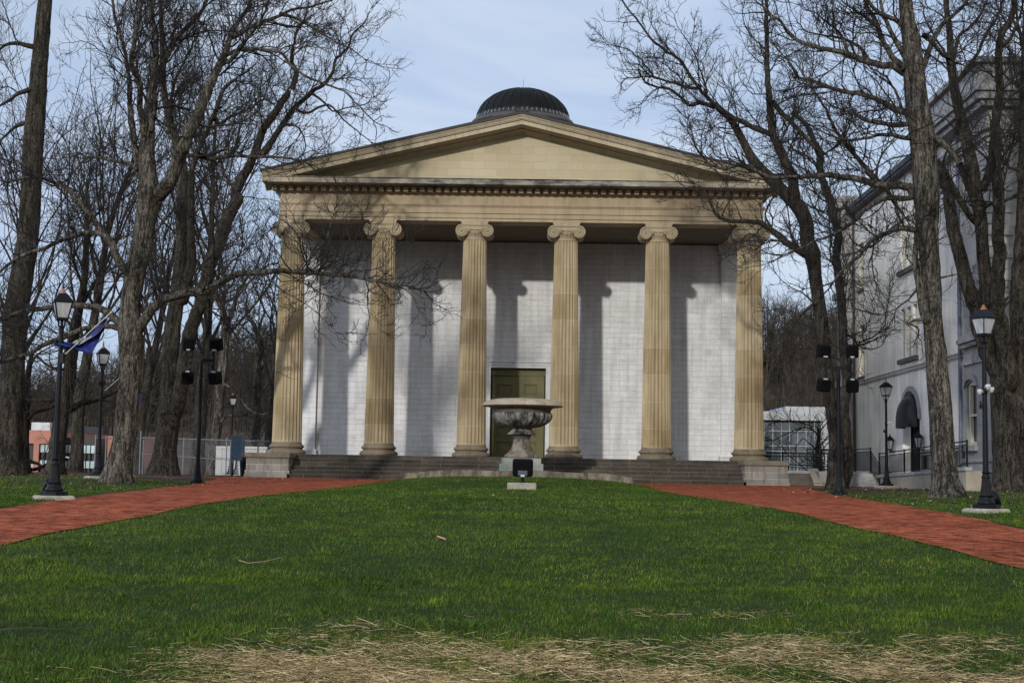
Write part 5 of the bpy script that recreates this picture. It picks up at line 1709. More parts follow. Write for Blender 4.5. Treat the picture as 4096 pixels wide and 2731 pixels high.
def tree(name, label, Y0, trunk, limbs, seed, barkm, twigm=None, group='bare trees on the lawn', dens=1.0, flare=1.35, tip=0.0052, per_m=2.6, rmax=0.17, base_z=None, drift=0.5, extra=None):
    rs = np.random.RandomState(seed)
    ex = trunk[0]
    bpos = at(ex[0], ex[1], Y0)
    gzv = g1(bpos[0], Y0) if base_z is None else base_z
    root = thing(name, label, 'tree', (bpos[0], Y0, gzv), 0, group)
    O = np.array([bpos[0], Y0, gzv])
    done = []          # (pixel samples, 3d samples with radius)
    geo, shoots = [], []
    all_limbs = [('trunk', [(p[0], p[1]) for p in trunk], [p[2] for p in trunk])]
    for w0, w1, pts in limbs:
        seg = np.array(pts); ln = np.concatenate([[0], np.cumsum(np.linalg.norm(np.diff(seg, axis=0), axis=1))]); ln /= ln[-1]
        all_limbs.append(('limb', pts, list((w0+(w1-w0)*ln**0.8)/1.568)))
    for kind, pts, ws in all_limbs:
        ya = Y0; dr = rs.uniform(-drift, drift)
        if kind == 'limb':
            best = None
            for pxs, xyz in done:
                dd = np.hypot(pxs[:, 0]-pts[0][0], pxs[:, 1]-pts[0][1])
                j = int(dd.argmin())
                if best is None or dd[j] < best[0]: best = (dd[j], xyz[j, 1], tuple(pxs[j]))
            ya = best[1]
            if best[0] > 1.5:
                pts = [best[2]]+list(pts); ws = [ws[0]*1.1]+list(ws)
        else: dr = 0.0
        s = 0.0; P3 = []
        for i, (p, w) in enumerate(zip(pts, ws)):
            if i: s += math.hypot(p[0]-pts[i-1][0], p[1]-pts[i-1][1])/FPX*Y0
            yy = ya+dr*s+(0.12*rs.normal() if i and kind == 'limb' else 0)
            q = at(p[0], p[1], yy)
            P3.append((q[0], q[1], q[2], 0.5*w*yy/FPX))
        if kind == 'trunk':
            P3[0] = (P3[0][0], P3[0][1], gzv-0.15, P3[0][3])
        C3 = catmull(P3, 0.22 if kind == 'trunk' else 0.16)
        C3[:, 3] = np.maximum(C3[:, 3], 0.004)
        pxs = np.array([((lambda v: (2048+FPX*(v@RGT)/(v@FWD), 1365.5-FPX*(v@UPV)/(v@FWD)))(c[:3]-EYE)) for c in C3])
        done.append((pxs, C3))
        n = len(C3)
        rad_ = C3[:, 3].copy()
        if kind == 'limb':
            rad_[0] = rad_[1]*(1.25 if rad_[1] < 0.09 else 1.0)
        C = C3[:, :3]-O
        if kind == 'limb':
            wbl = np.cumsum(rs.normal(0, 0.018, C.shape), 0); C = C+wbl-wbl[-1]*np.linspace(0, 1, n)[:, None]
        if kind == 'trunk' or rad_.max() > 0.13:
            # lumpy round section with buttressed roots
            ns = 22 if kind == 'trunk' else 14
            T = np.gradient(C, axis=0); T = nrm(T)
            A = nrm(np.cross(T, np.array([0.1, 1.0, 0.15]))); B = np.cross(T, A)
            th = 2*PI*np.arange(ns)/ns
            zrel = C[:, 2]
            ph = rs.rand(6)*6.28
            lump = 1+0.06*np.sin(3*th[None]+ph[0]+zrel[:, None]*1.1)+0.035*np.sin(5*th[None]+ph[1]-zrel[:, None]*0.8)+0.03*rs.normal(0, 1, (n, ns))
            if kind == 'trunk':
                fl = (flare-1)*np.exp(-np.maximum(zrel, 0)/0.45)
                lump = lump*(1+fl[:, None]*(1+0.55*np.sin(5*th[None]+ph[2])))
            RR = rad_[:, None]*lump
            RR[-1] *= 0.1
            V = C[:, None]+A[:, None]*(RR*np.cos(th))[..., None]+B[:, None]*(RR*np.sin(th))[..., None]
            idx = np.arange(n*ns).reshape(n, ns)
            a = idx[:-1]; b2 = np.roll(a, -1, 1); d2 = idx[1:]; c2 = np.roll(d2, -1, 1)
            geo.append((V.reshape(-1, 3), np.stack([a, b2, c2, d2], -1).reshape(-1, 4)))
        else:
            geo.append(tubes(C[None], rad_[None], 8))
        # first-order shoots from this limb
        seg = np.linalg.norm(np.diff(C, axis=0), axis=1)
        tot = seg.sum()
        for i in range(1, n-1):
            if rad_[i] > rmax: continue
            if kind == 'limb' and i < 3: continue
            if rs.rand() < per_m*seg[i]*(1.0 if rad_[i] < 0.08 else 0.6):
                T_ = nrm(C[i+1]-C[i-1])
                rv = nrm(np.cross(T_, rs.normal(0, 1, 3)))
                ang = rs.uniform(0.6, 1.15)
                D_ = T_*math.cos(ang)+rv*math.sin(ang)+np.array([0, 0, 0.18])
                Lf = np.clip((0.7+13*rad_[i])*rs.uniform(0.6, 1.6), 0.5, 3.8)
                shoots.append((C[i], D_, Lf, min(0.5*rad_[i], 0.006+0.0085*Lf)))
        if rad_[-1] < 0.06:
            for q in range(3):
                T_ = nrm(C[-1]-C[-3]) if n > 3 else nrm(C[-1]-C[0])
                shoots.append((C[-1], T_+rs.normal(0, 0.3, 3), rs.uniform(0.6, 1.3), rad_[-1]*0.8))
    V, Q = merge(geo)
    np_mesh('trunk', V, Q, barkm, root)
    if extra: shoots += extra(rs, O)
    if shoots:
        S = np.array([s[0] for s in shoots]); D = np.array([s[1] for s in shoots]); Lf = np.array([s[2] for s in shoots]); R0 = np.array([s[3] for s in shoots])
        V, Q = merge(twigs(S, D, Lf, R0, rs, dens, 0.05, tip))
        np_mesh('crown', V, Q, twigm or M['twig'], root)
    return root
def TR(*segs):
    """trunk: (crop, x, y, w, ...) pieces"""
    out = []
    for s in segs:
        ox, oy = OFF[s[0]]
        for i in range(1, len(s), 3): out.append((ox+s[i]/1.568, oy+s[i+1]/1.568, s[i+2]/1.568))
    return out
def LB(w0, w1, *segs):
    pts = []
    for s in segs: pts += PX(s[0], *s[1:])
    return (w0, w1, pts)

# --- left side
tree('bare_tree', 'massive straight brown trunk at the far left edge', 47.0,
     TR(('C', 60, 1558, 165, 62, 1450, 158, 72, 1000, 150, 100, 600, 148, 142, 300, 142, 170, 100, 132), ('A', 178, 1400, 130, 198, 1100, 128, 222, 800, 124, 234, 600, 116, 246, 400, 104, 262, 200, 95, 282, 0, 88, 300, -250, 74, 320, -520, 55, 335, -760, 34)),
     [LB(40, 8, ('A', 215, 290, 150, 280, 60, 265, 0, 305, -80, 380)), LB(34, 8, ('A', 180, 560, 90, 600, 0, 670, -90, 720)), LB(40, 10, ('A', 290, -150, 190, -260, 60, -330)), LB(44, 10, ('A', 310, -300, 420, -450, 560, -560)),
      LB(40, 8, ('A', 320, -500, 230, -700, 200, -820)), LB(30, 6, ('A', 150, 780, 60, 830, 0, 890, -60, 930)), LB(36, 8, ('A', 300, -120, 380, -230, 480, -300))],
     11, M['bark_brown'], per_m=2.3)

tree('bare_tree', 'pale grey gnarled trunk with a burl, forking high, left of the building', 39.5,
     TR(('C', 735, 1622, 170, 742, 1540, 155, 765, 1400, 142, 782, 1300, 136, 798, 1100, 134, 820, 900, 138, 826, 800, 150, 825, 740, 158, 818, 660, 150, 818, 590, 138, 824, 480, 124, 845, 330, 128, 868, 220, 128, 893, 100, 134, 904, 0, 130),
        ('A', 915, 1350, 132, 935, 1270, 150, 938, 1210, 150, 928, 1130, 118, 922, 1000, 98, 928, 850, 88, 938, 740, 84)),
     [LB(100, 78, ('A', 945, 1270, 1010, 1195, 1060, 1130, 1095, 1050, 1120, 980, 1150, 910, 1190, 850)),
      LB(88, 16, ('A', 1170, 880, 1215, 780, 1250, 700, 1290, 600, 1330, 500, 1390, 370, 1440, 220, 1500, 110, 1560, 30, 1610, -70)),
      LB(62, 14, ('A', 935, 760, 958, 620, 975, 520, 1040, 380, 1110, 240, 1200, 150, 1290, 40, 1325, -70)),
      LB(46, 16, ('A', 890, 1110, 862, 1000, 832, 850, 815, 650, 806, 430, 740, 200, 716, 50, 700, -60)),
      LB(58, 28, ('A', 935, 800, 945, 640, 955, 400, 950, 200, 944, 0, 940, -120)),
      LB(50, 22, ('A', 925, 900, 880, 700, 880, 520, 822, 400, 850, 240, 880, 100, 890, -40)),
      LB(58, 14, ('C', 790, 300, 742, 220, 705, 110, 645, 45), ('A', 540, 1315, 430, 1200, 330, 1140, 210, 1112, 60, 1140)),
      LB(38, 16, ('C', 690, 90, 640, 48, 520, 52, 300, 142, 150, 200, 0, 292, -60, 330)),
      LB(54, 20, ('C', 765, 620, 700, 560, 610, 520, 500, 505, 300, 520, 150, 540, 0, 592, -80, 610)),
      LB(40, 22, ('C', 760, 650, 650, 640, 510, 650, 380, 700, 200, 790, 80, 830, -60, 885)),
      LB(72, 9, ('C', 860, 690, 905, 610, 955, 530, 1010, 462, 1100, 440, 1250, 412, 1380, 352, 1460, 308), ('D', 470, 452, 560, 455, 650, 440, 760, 446, 880, 456, 1000, 475, 1120, 487, 1240, 505, 1370, 525, 1480, 545, 1560, 570)),
      LB(22, 6, ('D', 300, 480, 330, 420, 365, 380, 430, 340, 470, 280)),
      LB(14, 4, ('D', 820, 442, 858, 370, 950, 270, 985, 130, 1010, 40)), LB(12, 4, ('D', 880, 452, 970, 410, 1090, 360, 1160, 280, 1180, 180)),
      LB(12, 4, ('D', 1060, 480, 1130, 440, 1230, 440, 1340, 390, 1370, 320)), LB(13, 4, ('D', 690, 452, 800, 512, 900, 570, 1020, 620, 1150, 650, 1230, 652)),
      LB(11, 4, ('D', 560, 470, 640, 560, 730, 600, 800, 640, 880, 700, 960, 780)), LB(9, 3, ('D', 1370, 525, 1440, 560, 1500, 620, 1530, 670)), LB(9, 3, ('D', 840, 500, 880, 560, 900, 590, 840, 630)),
      LB(40, 14, ('A', 1020, 1190, 1090, 1050, 1140, 980, 1250, 975, 1330, 960, 1420, 930, 1500, 960)), LB(34, 12, ('A', 1240, 985, 1330, 1000, 1450, 990, 1568, 1005), ('B', 900, 1000, 1000, 995, 1110, 1010)),
      LB(30, 10, ('A', 860, 1060, 820, 1035, 740, 1010, 640, 990, 540, 995, 480, 1050, 430, 1120)),
      LB(30, 8, ('B', 590, 370, 700, 325, 800, 320, 950, 350, 1050, 440, 1130, 490, 1250, 545, 1380, 590, 1440, 660, 1500, 700, 1560, 760)),
      LB(34, 9, ('B', 690, 230, 780, 180, 850, 150, 950, 100, 1040, 60, 1130, 45, 1250, 10, 1350, -40)), LB(22, 6, ('B', 1000, 90, 1080, 110, 1180, 170, 1330, 260, 1420, 310, 1500, 370)),
      LB(30, 12, ('B', 650, 400, 720, 290, 800, 190, 860, 100, 900, 0, 930, -80))],
     21, M['bark_grey'], dens=1.1, flare=1.30, per_m=4.4)

tree('bare_tree', 'dark twin-stemmed tree behind the gnarled one, stems rising side by side', 54.0,
     TR(('C', 1030, 1572, 165, 1035, 1500, 150, 1045, 1300, 130, 1060, 1000, 112, 1080, 700, 105, 1108, 500, 95, 1130, 300, 92, 1148, 100, 88), ('A', 1140, 1400, 84, 1145, 1200, 74, 1148, 1080, 66, 1110, 900, 56, 1062, 740, 50, 1025, 550, 40, 1018, 300, 32, 1010, 100, 26, 1000, -100, 18)),
     [LB(96, 74, ('C', 1045, 1480, 1075, 1330, 1115, 1130, 1160, 900, 1200, 700, 1250, 500, 1310, 300, 1370, 150, 1420, 0), ('A', 1400, 1470, 1440, 1350, 1500, 1200)),
      LB(74, 40, ('D', 300, 190, 385, 10), ('B', 690, 1230, 750, 1090, 795, 1000, 850, 850, 955, 695, 1040, 565)),
      LB(44, 7, ('B', 870, 960, 930, 880, 1010, 760, 1060, 690, 1180, 590, 1240, 540, 1300, 450, 1320, 370, 1390, 300, 1420, 220, 1500, 150, 1540, 60)), LB(40, 10, ('B', 1040, 565, 1080, 470, 1050, 380, 1070, 260, 1110, 150)),
      LB(20, 6, ('B', 1080, 690, 1150, 715, 1280, 660, 1350, 730, 1430, 810, 1540, 890)), LB(18, 5, ('B', 1180, 590, 1240, 640, 1300, 700, 1400, 680, 1500, 660)),
      LB(16, 5, ('B', 1010, 790, 1080, 810, 1120, 880, 1130, 930, 1110, 990)),
      LB(70, 20, ('C', 1150, 480, 1215, 250, 1220, 100), ('A', 1215, 1400, 1216, 1200, 1222, 1050, 1300, 860, 1370, 700, 1420, 560, 1500, 480)),
      LB(30, 10, ('A', 1110, 900, 1062, 800, 1090, 560, 1120, 480, 1170, 350, 1230, 240)), LB(24, 7, ('A', 1380, 780, 1440, 730, 1540, 700, 1620, 640)),
      LB(30, 9, ('C', 1080, 700, 1030, 560, 1010, 420, 960, 240, 930, 180)), LB(22, 6, ('D', 300, 620, 280, 560, 240, 420, 160, 300)), LB(24, 8, ('C', 1310, 330, 1250, 130, 1260, 0)),
      LB(26, 8, ('A', 1500, 1200, 1440, 1150, 1400, 1080, 1370, 1000, 1330, 960))],
     31, M['bark_brown'], per_m=3.6, dens=1.1)

tree('bare_tree', 'slim tree with a broken stub branch behind the left floodlight pole', 69.0,
     TR(('C', 1335, 1545, 66, 1345, 1400, 62, 1368, 1200, 58, 1380, 1000, 58, 1405, 800, 55, 1415, 650, 52, 1405, 560, 40, 1370, 480, 34, 1330, 400, 26, 1300, 320, 18)),
     [LB(36, 12, ('C', 1415, 640, 1450, 540, 1480, 430, 1540, 330), ('D', 500, 430, 540, 330)), LB(26, 14, ('C', 1385, 1240, 1420, 1205, 1470, 1200, 1530, 1192)), LB(22, 7, ('D', 310, 830, 360, 870, 430, 780, 480, 720, 500, 640)), LB(26, 8, ('D', 310, 650, 250, 560, 240, 420, 290, 330)),
      LB(18, 6, ('D', 320, 1160, 390, 1230, 450, 1300, 520, 1340, 600, 1330)), LB(24, 8, ('D', 320, 640, 400, 600, 470, 520, 540, 440, 610, 400))],
     41, M['bark_grey'], per_m=2.6, dens=0.9, base_z=-0.02, rmax=0.3)
tree('bare_tree', 'crooked small tree close to the left side of the columned building', 73.0,
     TR(('D', 500, 1560, 54, 508, 1400, 52, 515, 1150, 48, 530, 1000, 46, 540, 930, 42, 520, 840, 34, 480, 760, 26, 440, 740, 18)),
     [LB(38, 10, ('D', 545, 1050, 575, 960, 590, 920, 630, 890)), LB(30, 8, ('D', 510, 1230, 560, 1180, 600, 1140)), LB(26, 8, ('D', 540, 930, 500, 960, 440, 930, 400, 900, 360, 920)), LB(26, 7, ('D', 520, 840, 535, 760, 560, 690, 540, 620)), LB(30, 10, ('D', 520, 1440, 560, 1380, 600, 1360)), LB(24, 6, ('D', 480, 760, 440, 680, 450, 600, 420, 520))],
     42, M['bark_grey'], per_m=2.8, dens=0.9, base_z=-0.1, rmax=0.3)
tree('bare_tree', 'leaning dark tree between the flagged lamp and the gnarled trunk', 51.0,
     TR(('C', 345, 1590, 120, 352, 1500, 100, 372, 1300, 92, 405, 1100, 86, 432, 960, 84, 450, 800, 78, 480, 600, 62, 528, 350, 44, 540, 100, 36), ('A', 545, 1400, 30, 540, 1250, 24, 560, 1100, 16)),
     [LB(46, 28, ('C', 425, 1170, 500, 1120, 580, 1090, 700, 1045, 760, 1020)), LB(34, 8, ('C', 500, 520, 600, 350, 640, 260, 680, 200)), LB(26, 8, ('C', 440, 900, 320, 880, 240, 830, 180, 790)), LB(22, 6, ('C', 535, 300, 480, 180, 450, 60)), LB(26, 7, ('C', 380, 1090, 300, 1100, 200, 1105, 130, 1080)),
      LB(20, 6, ('C', 455, 800, 520, 700, 600, 640, 680, 600)), LB(22, 6, ('A', 545, 1400, 620, 1330, 680, 1250)), LB(20, 5, ('C', 470, 640, 380, 560, 330, 480))],
     51, M['bark_brown'], per_m=3.9)
tree('bare_tree', 'small crooked tree with a low looping branch beside the massive trunk', 52.0,
     TR(('C', 140, 1590, 75, 150, 1500, 66, 152, 1300, 58, 160, 1150, 54, 168, 1000, 42, 185, 880, 32, 210, 780, 22)),
     [LB(34, 12, ('C', 165, 1540, 215, 1530, 270, 1512, 330, 1480)), LB(30, 10, ('C', 160, 1470, 230, 1490, 290, 1530)), LB(30, 8, ('C', 165, 1230, 240, 1170, 330, 1140, 420, 1080)), LB(24, 6, ('C', 170, 1000, 110, 900, 60, 850)), LB(22, 6, ('C', 185, 880, 260, 800, 320, 760))],
     52, M['bark_dark'], per_m=2.6)

# --- right side
tree('bare_tree', 'two-stemmed tree behind the right floodlight pole, limb reaching across the pediment corner', 49.5,
     TR(('H', 395, 1665, 120, 392, 1560, 100, 385, 1300, 86, 350, 1100, 74, 325, 850, 75, 302, 600, 74, 270, 400, 80, 252, 280, 86, 238, 180, 104, 205, 100, 92), ('E', 1290, 1400, 90, 1235, 1290, 92, 1165, 1220, 80, 1060, 1110, 70, 1000, 1050, 66, 930, 950, 55, 870, 830, 46, 800, 730, 40, 720, 675, 34)),
     [LB(70, 44, ('H', 430, 1640, 462, 1560, 465, 1300, 445, 1100, 452, 850, 448, 650, 440, 500, 412, 350, 405, 200, 400, 50), ('F', 395, 1450, 366, 1300, 312, 1130, 282, 980, 268, 930, 245, 870)),
      LB(74, 18, ('E', 1235, 1290, 1200, 1120, 1130, 960, 1088, 850, 1080, 700, 1070, 600, 1050, 480, 1050, 380, 1052, 250, 1040, 100, 1035, -60)),
      LB(38, 9, ('E', 1085, 855, 1000, 820, 920, 780, 850, 740, 780, 692, 730, 640, 650, 570, 560, 470, 500, 380, 400, 320, 330, 250, 250, 150, 180, 60, 120, -30)),
      LB(32, 12, ('E', 720, 675, 620, 650, 560, 670, 500, 600, 440, 560, 340, 545, 280, 515)), LB(24, 7, ('E', 620, 560, 520, 545, 400, 500, 330, 470, 190, 490)), LB(13, 4, ('E', 330, 470, 260, 380, 170, 310, 60, 280)),
      LB(14, 4, ('E', 670, 575, 645, 480, 600, 350, 540, 250, 480, 150)), LB(12, 4, ('E', 520, 400, 420, 300, 330, 170, 300, 60)), LB(10, 4, ('E', 340, 490, 240, 400, 180, 400, 130, 330)),
      LB(38, 20, ('E', 1085, 640, 1150, 730, 1230, 805, 1290, 860, 1345, 930)), LB(40, 22, ('F', 265, 930, 232, 840, 175, 750, 112, 706)),
      LB(56, 10, ('G', 850, 830, 760, 770, 680, 705, 590, 642, 530, 602, 430, 590, 300, 576, 250, 520, 210, 450, 185, 408, 130, 372)),
      LB(22, 6, ('G', 885, 1115, 830, 1170, 760, 1240, 690, 1345)), LB(13, 4, ('G', 880, 1120, 800, 1050, 710, 1010, 640, 940)), LB(10, 4, ('G', 850, 830, 800, 780, 700, 810, 600, 850, 520, 850)),
      LB(16, 6, ('G', 600, 640, 560, 560, 600, 480, 660, 420)), LB(10, 3, ('G', 290, 570, 330, 500, 360, 450, 330, 380)), LB(12, 4, ('E', 1160, 1000, 1210, 900, 1260, 800, 1240, 720)), LB(14, 5, ('G', 1100, 1330, 1150, 1390, 1240, 1410, 1300, 1380)),
      LB(9, 3, ('G', 560, 600, 500, 680, 440, 720, 400, 780)), LB(10, 3, ('G', 700, 700, 620, 760, 540, 780, 470, 850))],
     61, M['bark_brown'], per_m=3.7)

tree('bare_tree', 'tall lichen-spotted tree with many fanning branches on the right lawn', 38.0,
     TR(('H', 1095, 1725, 190, 1078, 1600, 150, 1055, 1400, 142, 1045, 1200, 142, 1030, 1000, 138, 1015, 800, 126, 1000, 600, 112, 985, 400, 130, 975, 200, 124, 962, 0, 124), ('F', 962, 1400, 132, 950, 1200, 158, 940, 1000, 156, 925, 800, 158, 895, 600, 138, 878, 400, 128, 862, 250, 112, 832, 100, 92, 818, -60, 78, 800, -300, 50, 790, -500, 30)),
     [LB(70, 24, ('H', 955, 570, 920, 400, 885, 200, 890, 60, 905, 0)),
      LB(55, 22, ('F', 860, 1175, 780, 1160, 650, 1155, 500, 1120, 400, 1105, 200, 1100, 50, 1110), ('E', 1040, 1100, 960, 1062)), LB(30, 5, ('E', 960, 1062, 880, 1032, 800, 1048, 690, 1010, 620, 930, 590, 850, 555, 750)), LB(16, 5, ('E', 960, 1070, 860, 1010, 760, 992, 710, 950, 715, 885)),
      LB(42, 8, ('F', 865, 1240, 760, 1235, 690, 1245, 600, 1292, 500, 1380, 400, 1450, 290, 1500, 180, 1550, 60, 1600)), LB(45, 16, ('F', 800, 695, 700, 645, 600, 605, 500, 580, 380, 545, 270, 510, 160, 490)), LB(18, 4, ('F', 160, 490, 120, 420, 60, 360, -60, 350)),
      LB(38, 10, ('F', 835, 765, 700, 770, 600, 748, 500, 710, 400, 680)), LB(32, 9, ('F', 835, 870, 700, 850, 560, 872, 450, 886, 350, 862, 290, 820)),
      LB(52, 16, ('F', 820, 450, 760, 410, 690, 410, 600, 388, 480, 350, 360, 312, 230, 282, 120, 222, 40, 150, -40, 90)), LB(20, 4, ('F', 0, 120, -40, 60, -110, 20, -180, -50)), LB(42, 24, ('F', 810, 420, 740, 370, 690, 250, 640, 150, 590, 50, 560, -60)), LB(40, 16, ('F', 820, 350, 765, 250, 722, 150, 682, 50, 670, -60)),
      LB(42, 18, ('F', 860, 225, 790, 155, 700, 100, 620, 50, 575, -40)), LB(35, 7, ('F', 650, 1145, 540, 1000, 460, 880, 380, 760, 300, 620, 200, 500, 130, 400, 60, 350)), LB(22, 6, ('F', 645, 1145, 645, 1050, 690, 950, 760, 880)),
      LB(45, 16, ('F', 900, 460, 940, 400, 985, 290, 1030, 190, 1100, 100, 1180, 30, 1240, -60)), LB(50, 34, ('F', 985, 850, 1060, 905, 1120, 960, 1170, 1030)), LB(25, 7, ('F', 700, 1200, 760, 1300, 840, 1380, 870, 1390)),
      LB(42, 14, ('H', 900, 22, 790, 20, 700, 60, 640, 95, 540, 190, 440, 280, 370, 360)), LB(28, 8, ('H', 940, 590, 880, 598, 845, 620, 900, 640, 905, 680)), LB(30, 8, ('F', 600, 390, 540, 280, 430, 240, 330, 220, 200, 200)), LB(25, 6, ('F', 470, 350, 400, 200, 300, 120, 200, 60)),
      LB(28, 6, ('F', 640, 150, 560, 110, 440, 20, 380, -40)), LB(22, 6, ('F', 800, 690, 760, 560, 700, 480, 620, 440, 560, 380)), LB(38, 20, ('F', 940, 230, 985, 260, 1040, 320, 1080, 360)), LB(18, 5, ('H', 900, 400, 840, 470, 760, 520, 680, 560)), LB(15, 4, ('H', 1050, 330, 1120, 310, 1180, 300))],
     71, M['bark_grey'], per_m=4.2, dens=1.1)

tree('bare_tree', 'multi-stemmed trunk at the right edge behind the camera lamp post', 43.5,
     TR(('H', 1500, 1690, 250, 1490, 1560, 215, 1470, 1400, 190, 1445, 1200, 165, 1425, 1000, 140, 1400, 850, 110, 1378, 700, 92, 1340, 450, 86, 1312, 200, 76), ('F', 1308, 1568, 76, 1290, 1350, 78, 1255, 1200, 84, 1250, 1100, 84, 1212, 900, 74, 1165, 700, 64, 1142, 600, 58, 1112, 420, 50, 1100, 200, 40, 1080, 50, 32, 1070, -120, 24)),
     [LB(110, 66, ('H', 1410, 950, 1340, 800, 1280, 560, 1235, 400, 1192, 250, 1152, 100), ('F', 1130, 1450, 1092, 1300, 1060, 1150, 1022, 1000)), LB(110, 36, ('H', 1480, 1000, 1462, 700, 1452, 500, 1450, 200), ('F', 1440, 1500, 1420, 1200, 1405, 1000, 1410, 700, 1420, 500, 1422, 250, 1480, 120, 1512, -40)),
      LB(110, 60, ('H', 1540, 1300, 1545, 1000, 1535, 700, 1530, 500), ('F', 1560, 1400, 1580, 900, 1600, 400, 1620, 0)), LB(56, 40, ('F', 1320, 1160, 1355, 960, 1388, 800, 1420, 600)),
      LB(44, 34, ('F', 1230, 1180, 1170, 1020, 1100, 930, 1040, 880)), LB(46, 30, ('F', 1290, 1400, 1220, 1320, 1150, 1200, 1080, 1080)), LB(30, 12, ('F', 1160, 500, 1200, 420, 1280, 330, 1320, 240, 1390, 130, 1420, 60)), LB(28, 12, ('F', 1110, 440, 1150, 250, 1230, 170, 1300, 90, 1340, 0)),
      LB(26, 16, ('F', 1568, 1200, 1500, 1230, 1440, 1260, 1345, 1290)), LB(14, 5, ('F', 1345, 1290, 1280, 1250, 1200, 1260, 1120, 1230)), LB(22, 12, ('H', 1568, 425, 1480, 435, 1430, 480, 1370, 500, 1320, 510)), LB(20, 6, ('F', 1500, 1060, 1440, 1030, 1400, 900, 1340, 700)), LB(18, 6, ('F', 1440, 1030, 1490, 900, 1530, 700)),
      LB(30, 10, ('F', 1420, 300, 1480, 250, 1530, 130, 1560, 20)), LB(22, 8, ('F', 1110, 440, 1060, 300, 1000, 240, 950, 120, 930, 30))],
     81, M['bark_brown'], per_m=3.4, flare=1.2, dens=1.1)
tree('bare_tree', 'tree trunk half cut off by the right edge of the view', 45.5,
     TR(('H', 1600, 1690, 190, 1592, 1400, 140, 1585, 1000, 112, 1580, 500, 96, 1572, 0, 86), ('F', 1575, 1000, 78, 1565, 600, 58, 1580, 200, 40, 1600, -100, 24)),
     [LB(40, 10, ('F', 1600, 500, 1560, 300, 1520, 150, 1500, 0)), LB(40, 10, ('F', 1600, 1000, 1680, 800, 1720, 600)), LB(30, 8, ('F', 1595, 700, 1540, 560, 1500, 400))], 82, M['bark_brown'], per_m=2.6)
tree('ivy_tree', 'small drooping tree with an ivy-covered trunk in front of the glasshouse', 76.0,
     [(3272, 1915, 20), (3270, 1850, 17), (3268, 1800, 16), (3275, 1740, 12), (3268, 1700, 9)],
     [LB(14, 5, ('D', 0, 0, 1, 1))] and [(12, 4, [(3268, 1800), (3240, 1775), (3210, 1750), (3195, 1770)]), (11, 4, [(3270, 1790), (3300, 1765), (3330, 1720), (3350, 1700)]), (12, 4, [(3270, 1740), (3230, 1712), (3180, 1722), (3130, 1745), (3095, 1760)]), (10, 4, [(3250, 1706), (3200, 1690), (3150, 1680), (3100, 1690)]), (10, 4, [(3275, 1730), (3310, 1690), (3340, 1660)])],
     91, M['bark_dark'], per_m=3.5, dens=0.9, tip=0.007, base_z=-0.05, rmax=0.3)
# ivy on that trunk: many small leaves
def leaf_cloud(name, C0, n, sx, sz, size, m, parent, seed):
    rs = np.random.RandomState(seed)
    p = rs.normal(0, 1, (n, 3))*np.array([sx, sx, sz])+C0
    a = nrm(rs.normal(0, 1, (n, 3))); b = nrm(np.cross(a, rs.normal(0, 1, (n, 3))))
    s = size*(0.6+0.8*rs.rand(n))[:, None]
    V = np.stack([p-a*s, p+b*s*0.6, p+a*s, p-b*s*0.6], 1).reshape(-1, 3)
    Q = np.arange(4*n).reshape(-1, 4)
    return np_mesh(name, V, Q, m, parent, False)
ivy = [o for o in COL.objects if o.name.startswith('ivy_tree')][0]
leaf_cloud('ivy', np.array([0, 0, 1.1]), 900, 0.17, 0.6, 0.06, simple('ivy_leaf', (0.022, 0.045, 0.012), 0.6, 0, 0.4, 5), ivy, 5)

# --- fuller trees further back, grown whole
def whole_tree(name, label, x, y, h, seed, barkm, twigm, dens=1.0, spread=1.0, tip=0.008, lean=0.0, group='bare trees at the back', z=None):
    rs = np.random.RandomState(seed)
    z = g1(x, y) if z is None else z
    root = thing(name, label, 'tree', (x, y, z), rs.rand()*6, group)
    S = np.array([[0, 0, -0.2]]); D = np.array([[lean, 0.0, 1.0]])
    P, R = grow(S, D, np.array([h*0.72]), np.array([0.013*h]), 14, 0.05, 0.06, rs, 0.05)
    R[:, 0] *= 1.35
    geo = [tubes(P, R, 12)]
    S, D, L1, r1 = spawn(P, R, np.array([h*0.72]), 1.3, rs, 0.28, 0.45, 0.85, (0.34, 0.62), 0.25, h*0.5*spread)
    P1, R1 = grow(S, D, L1, np.maximum(r1*0.62, 0.025), 9, 0.12, 0.07, rs, 0.014)
    geo.append(tubes(P1, R1, 7))
    V, Q = merge(geo); np_mesh('trunk', V, Q, barkm, root)
    S, D, L2, r2 = spawn(P1, R1, L1, 1.9*dens, rs, 0.15, 0.45, 1.0, (0.3, 0.5), 0.15, 2.8)
    V, Q = merge(twigs(S, D, L2, np.minimum(r2, 0.03), rs, 0.66*dens, 0.06, tip, 3))
    np_mesh('crown', V, Q, twigm, root)
    return root
W = [whole_tree('bare_tree', 'bare tree at the very left edge, left of the massive trunk', -28.5, 78, 27, 101, M['bark_brown'], M['twig_brown'], 0.5)]
W.append(whole_tree('bare_tree', 'tall bare tree rising midway between the massive trunk and the gnarled one', -22.5, 72, 27, 102, M['bark_brown'], M['twig_brown'], 0.5))
def again(src, label, x, y, rz, sc, z=None):
    c = copy_tree(src); c.location = (x, y, g1(x, y) if z is None else z); c.rotation_euler = (0, 0, rz); c.scale = (sc, sc, sc); c['label'] = label
    return c
again(W[0], 'bare tree beyond the chain-link fence, straight behind the left floodlight pole', -17.2, 76, 2.0, 1.05)
again(W[1], 'bare tree farthest back, just left of the columned building', -15.0, 84, 4.0, 0.85)
again(W[1], 'bare tree far back, just right of the pink office building', -27.0, 100, 2.6, 1.15)

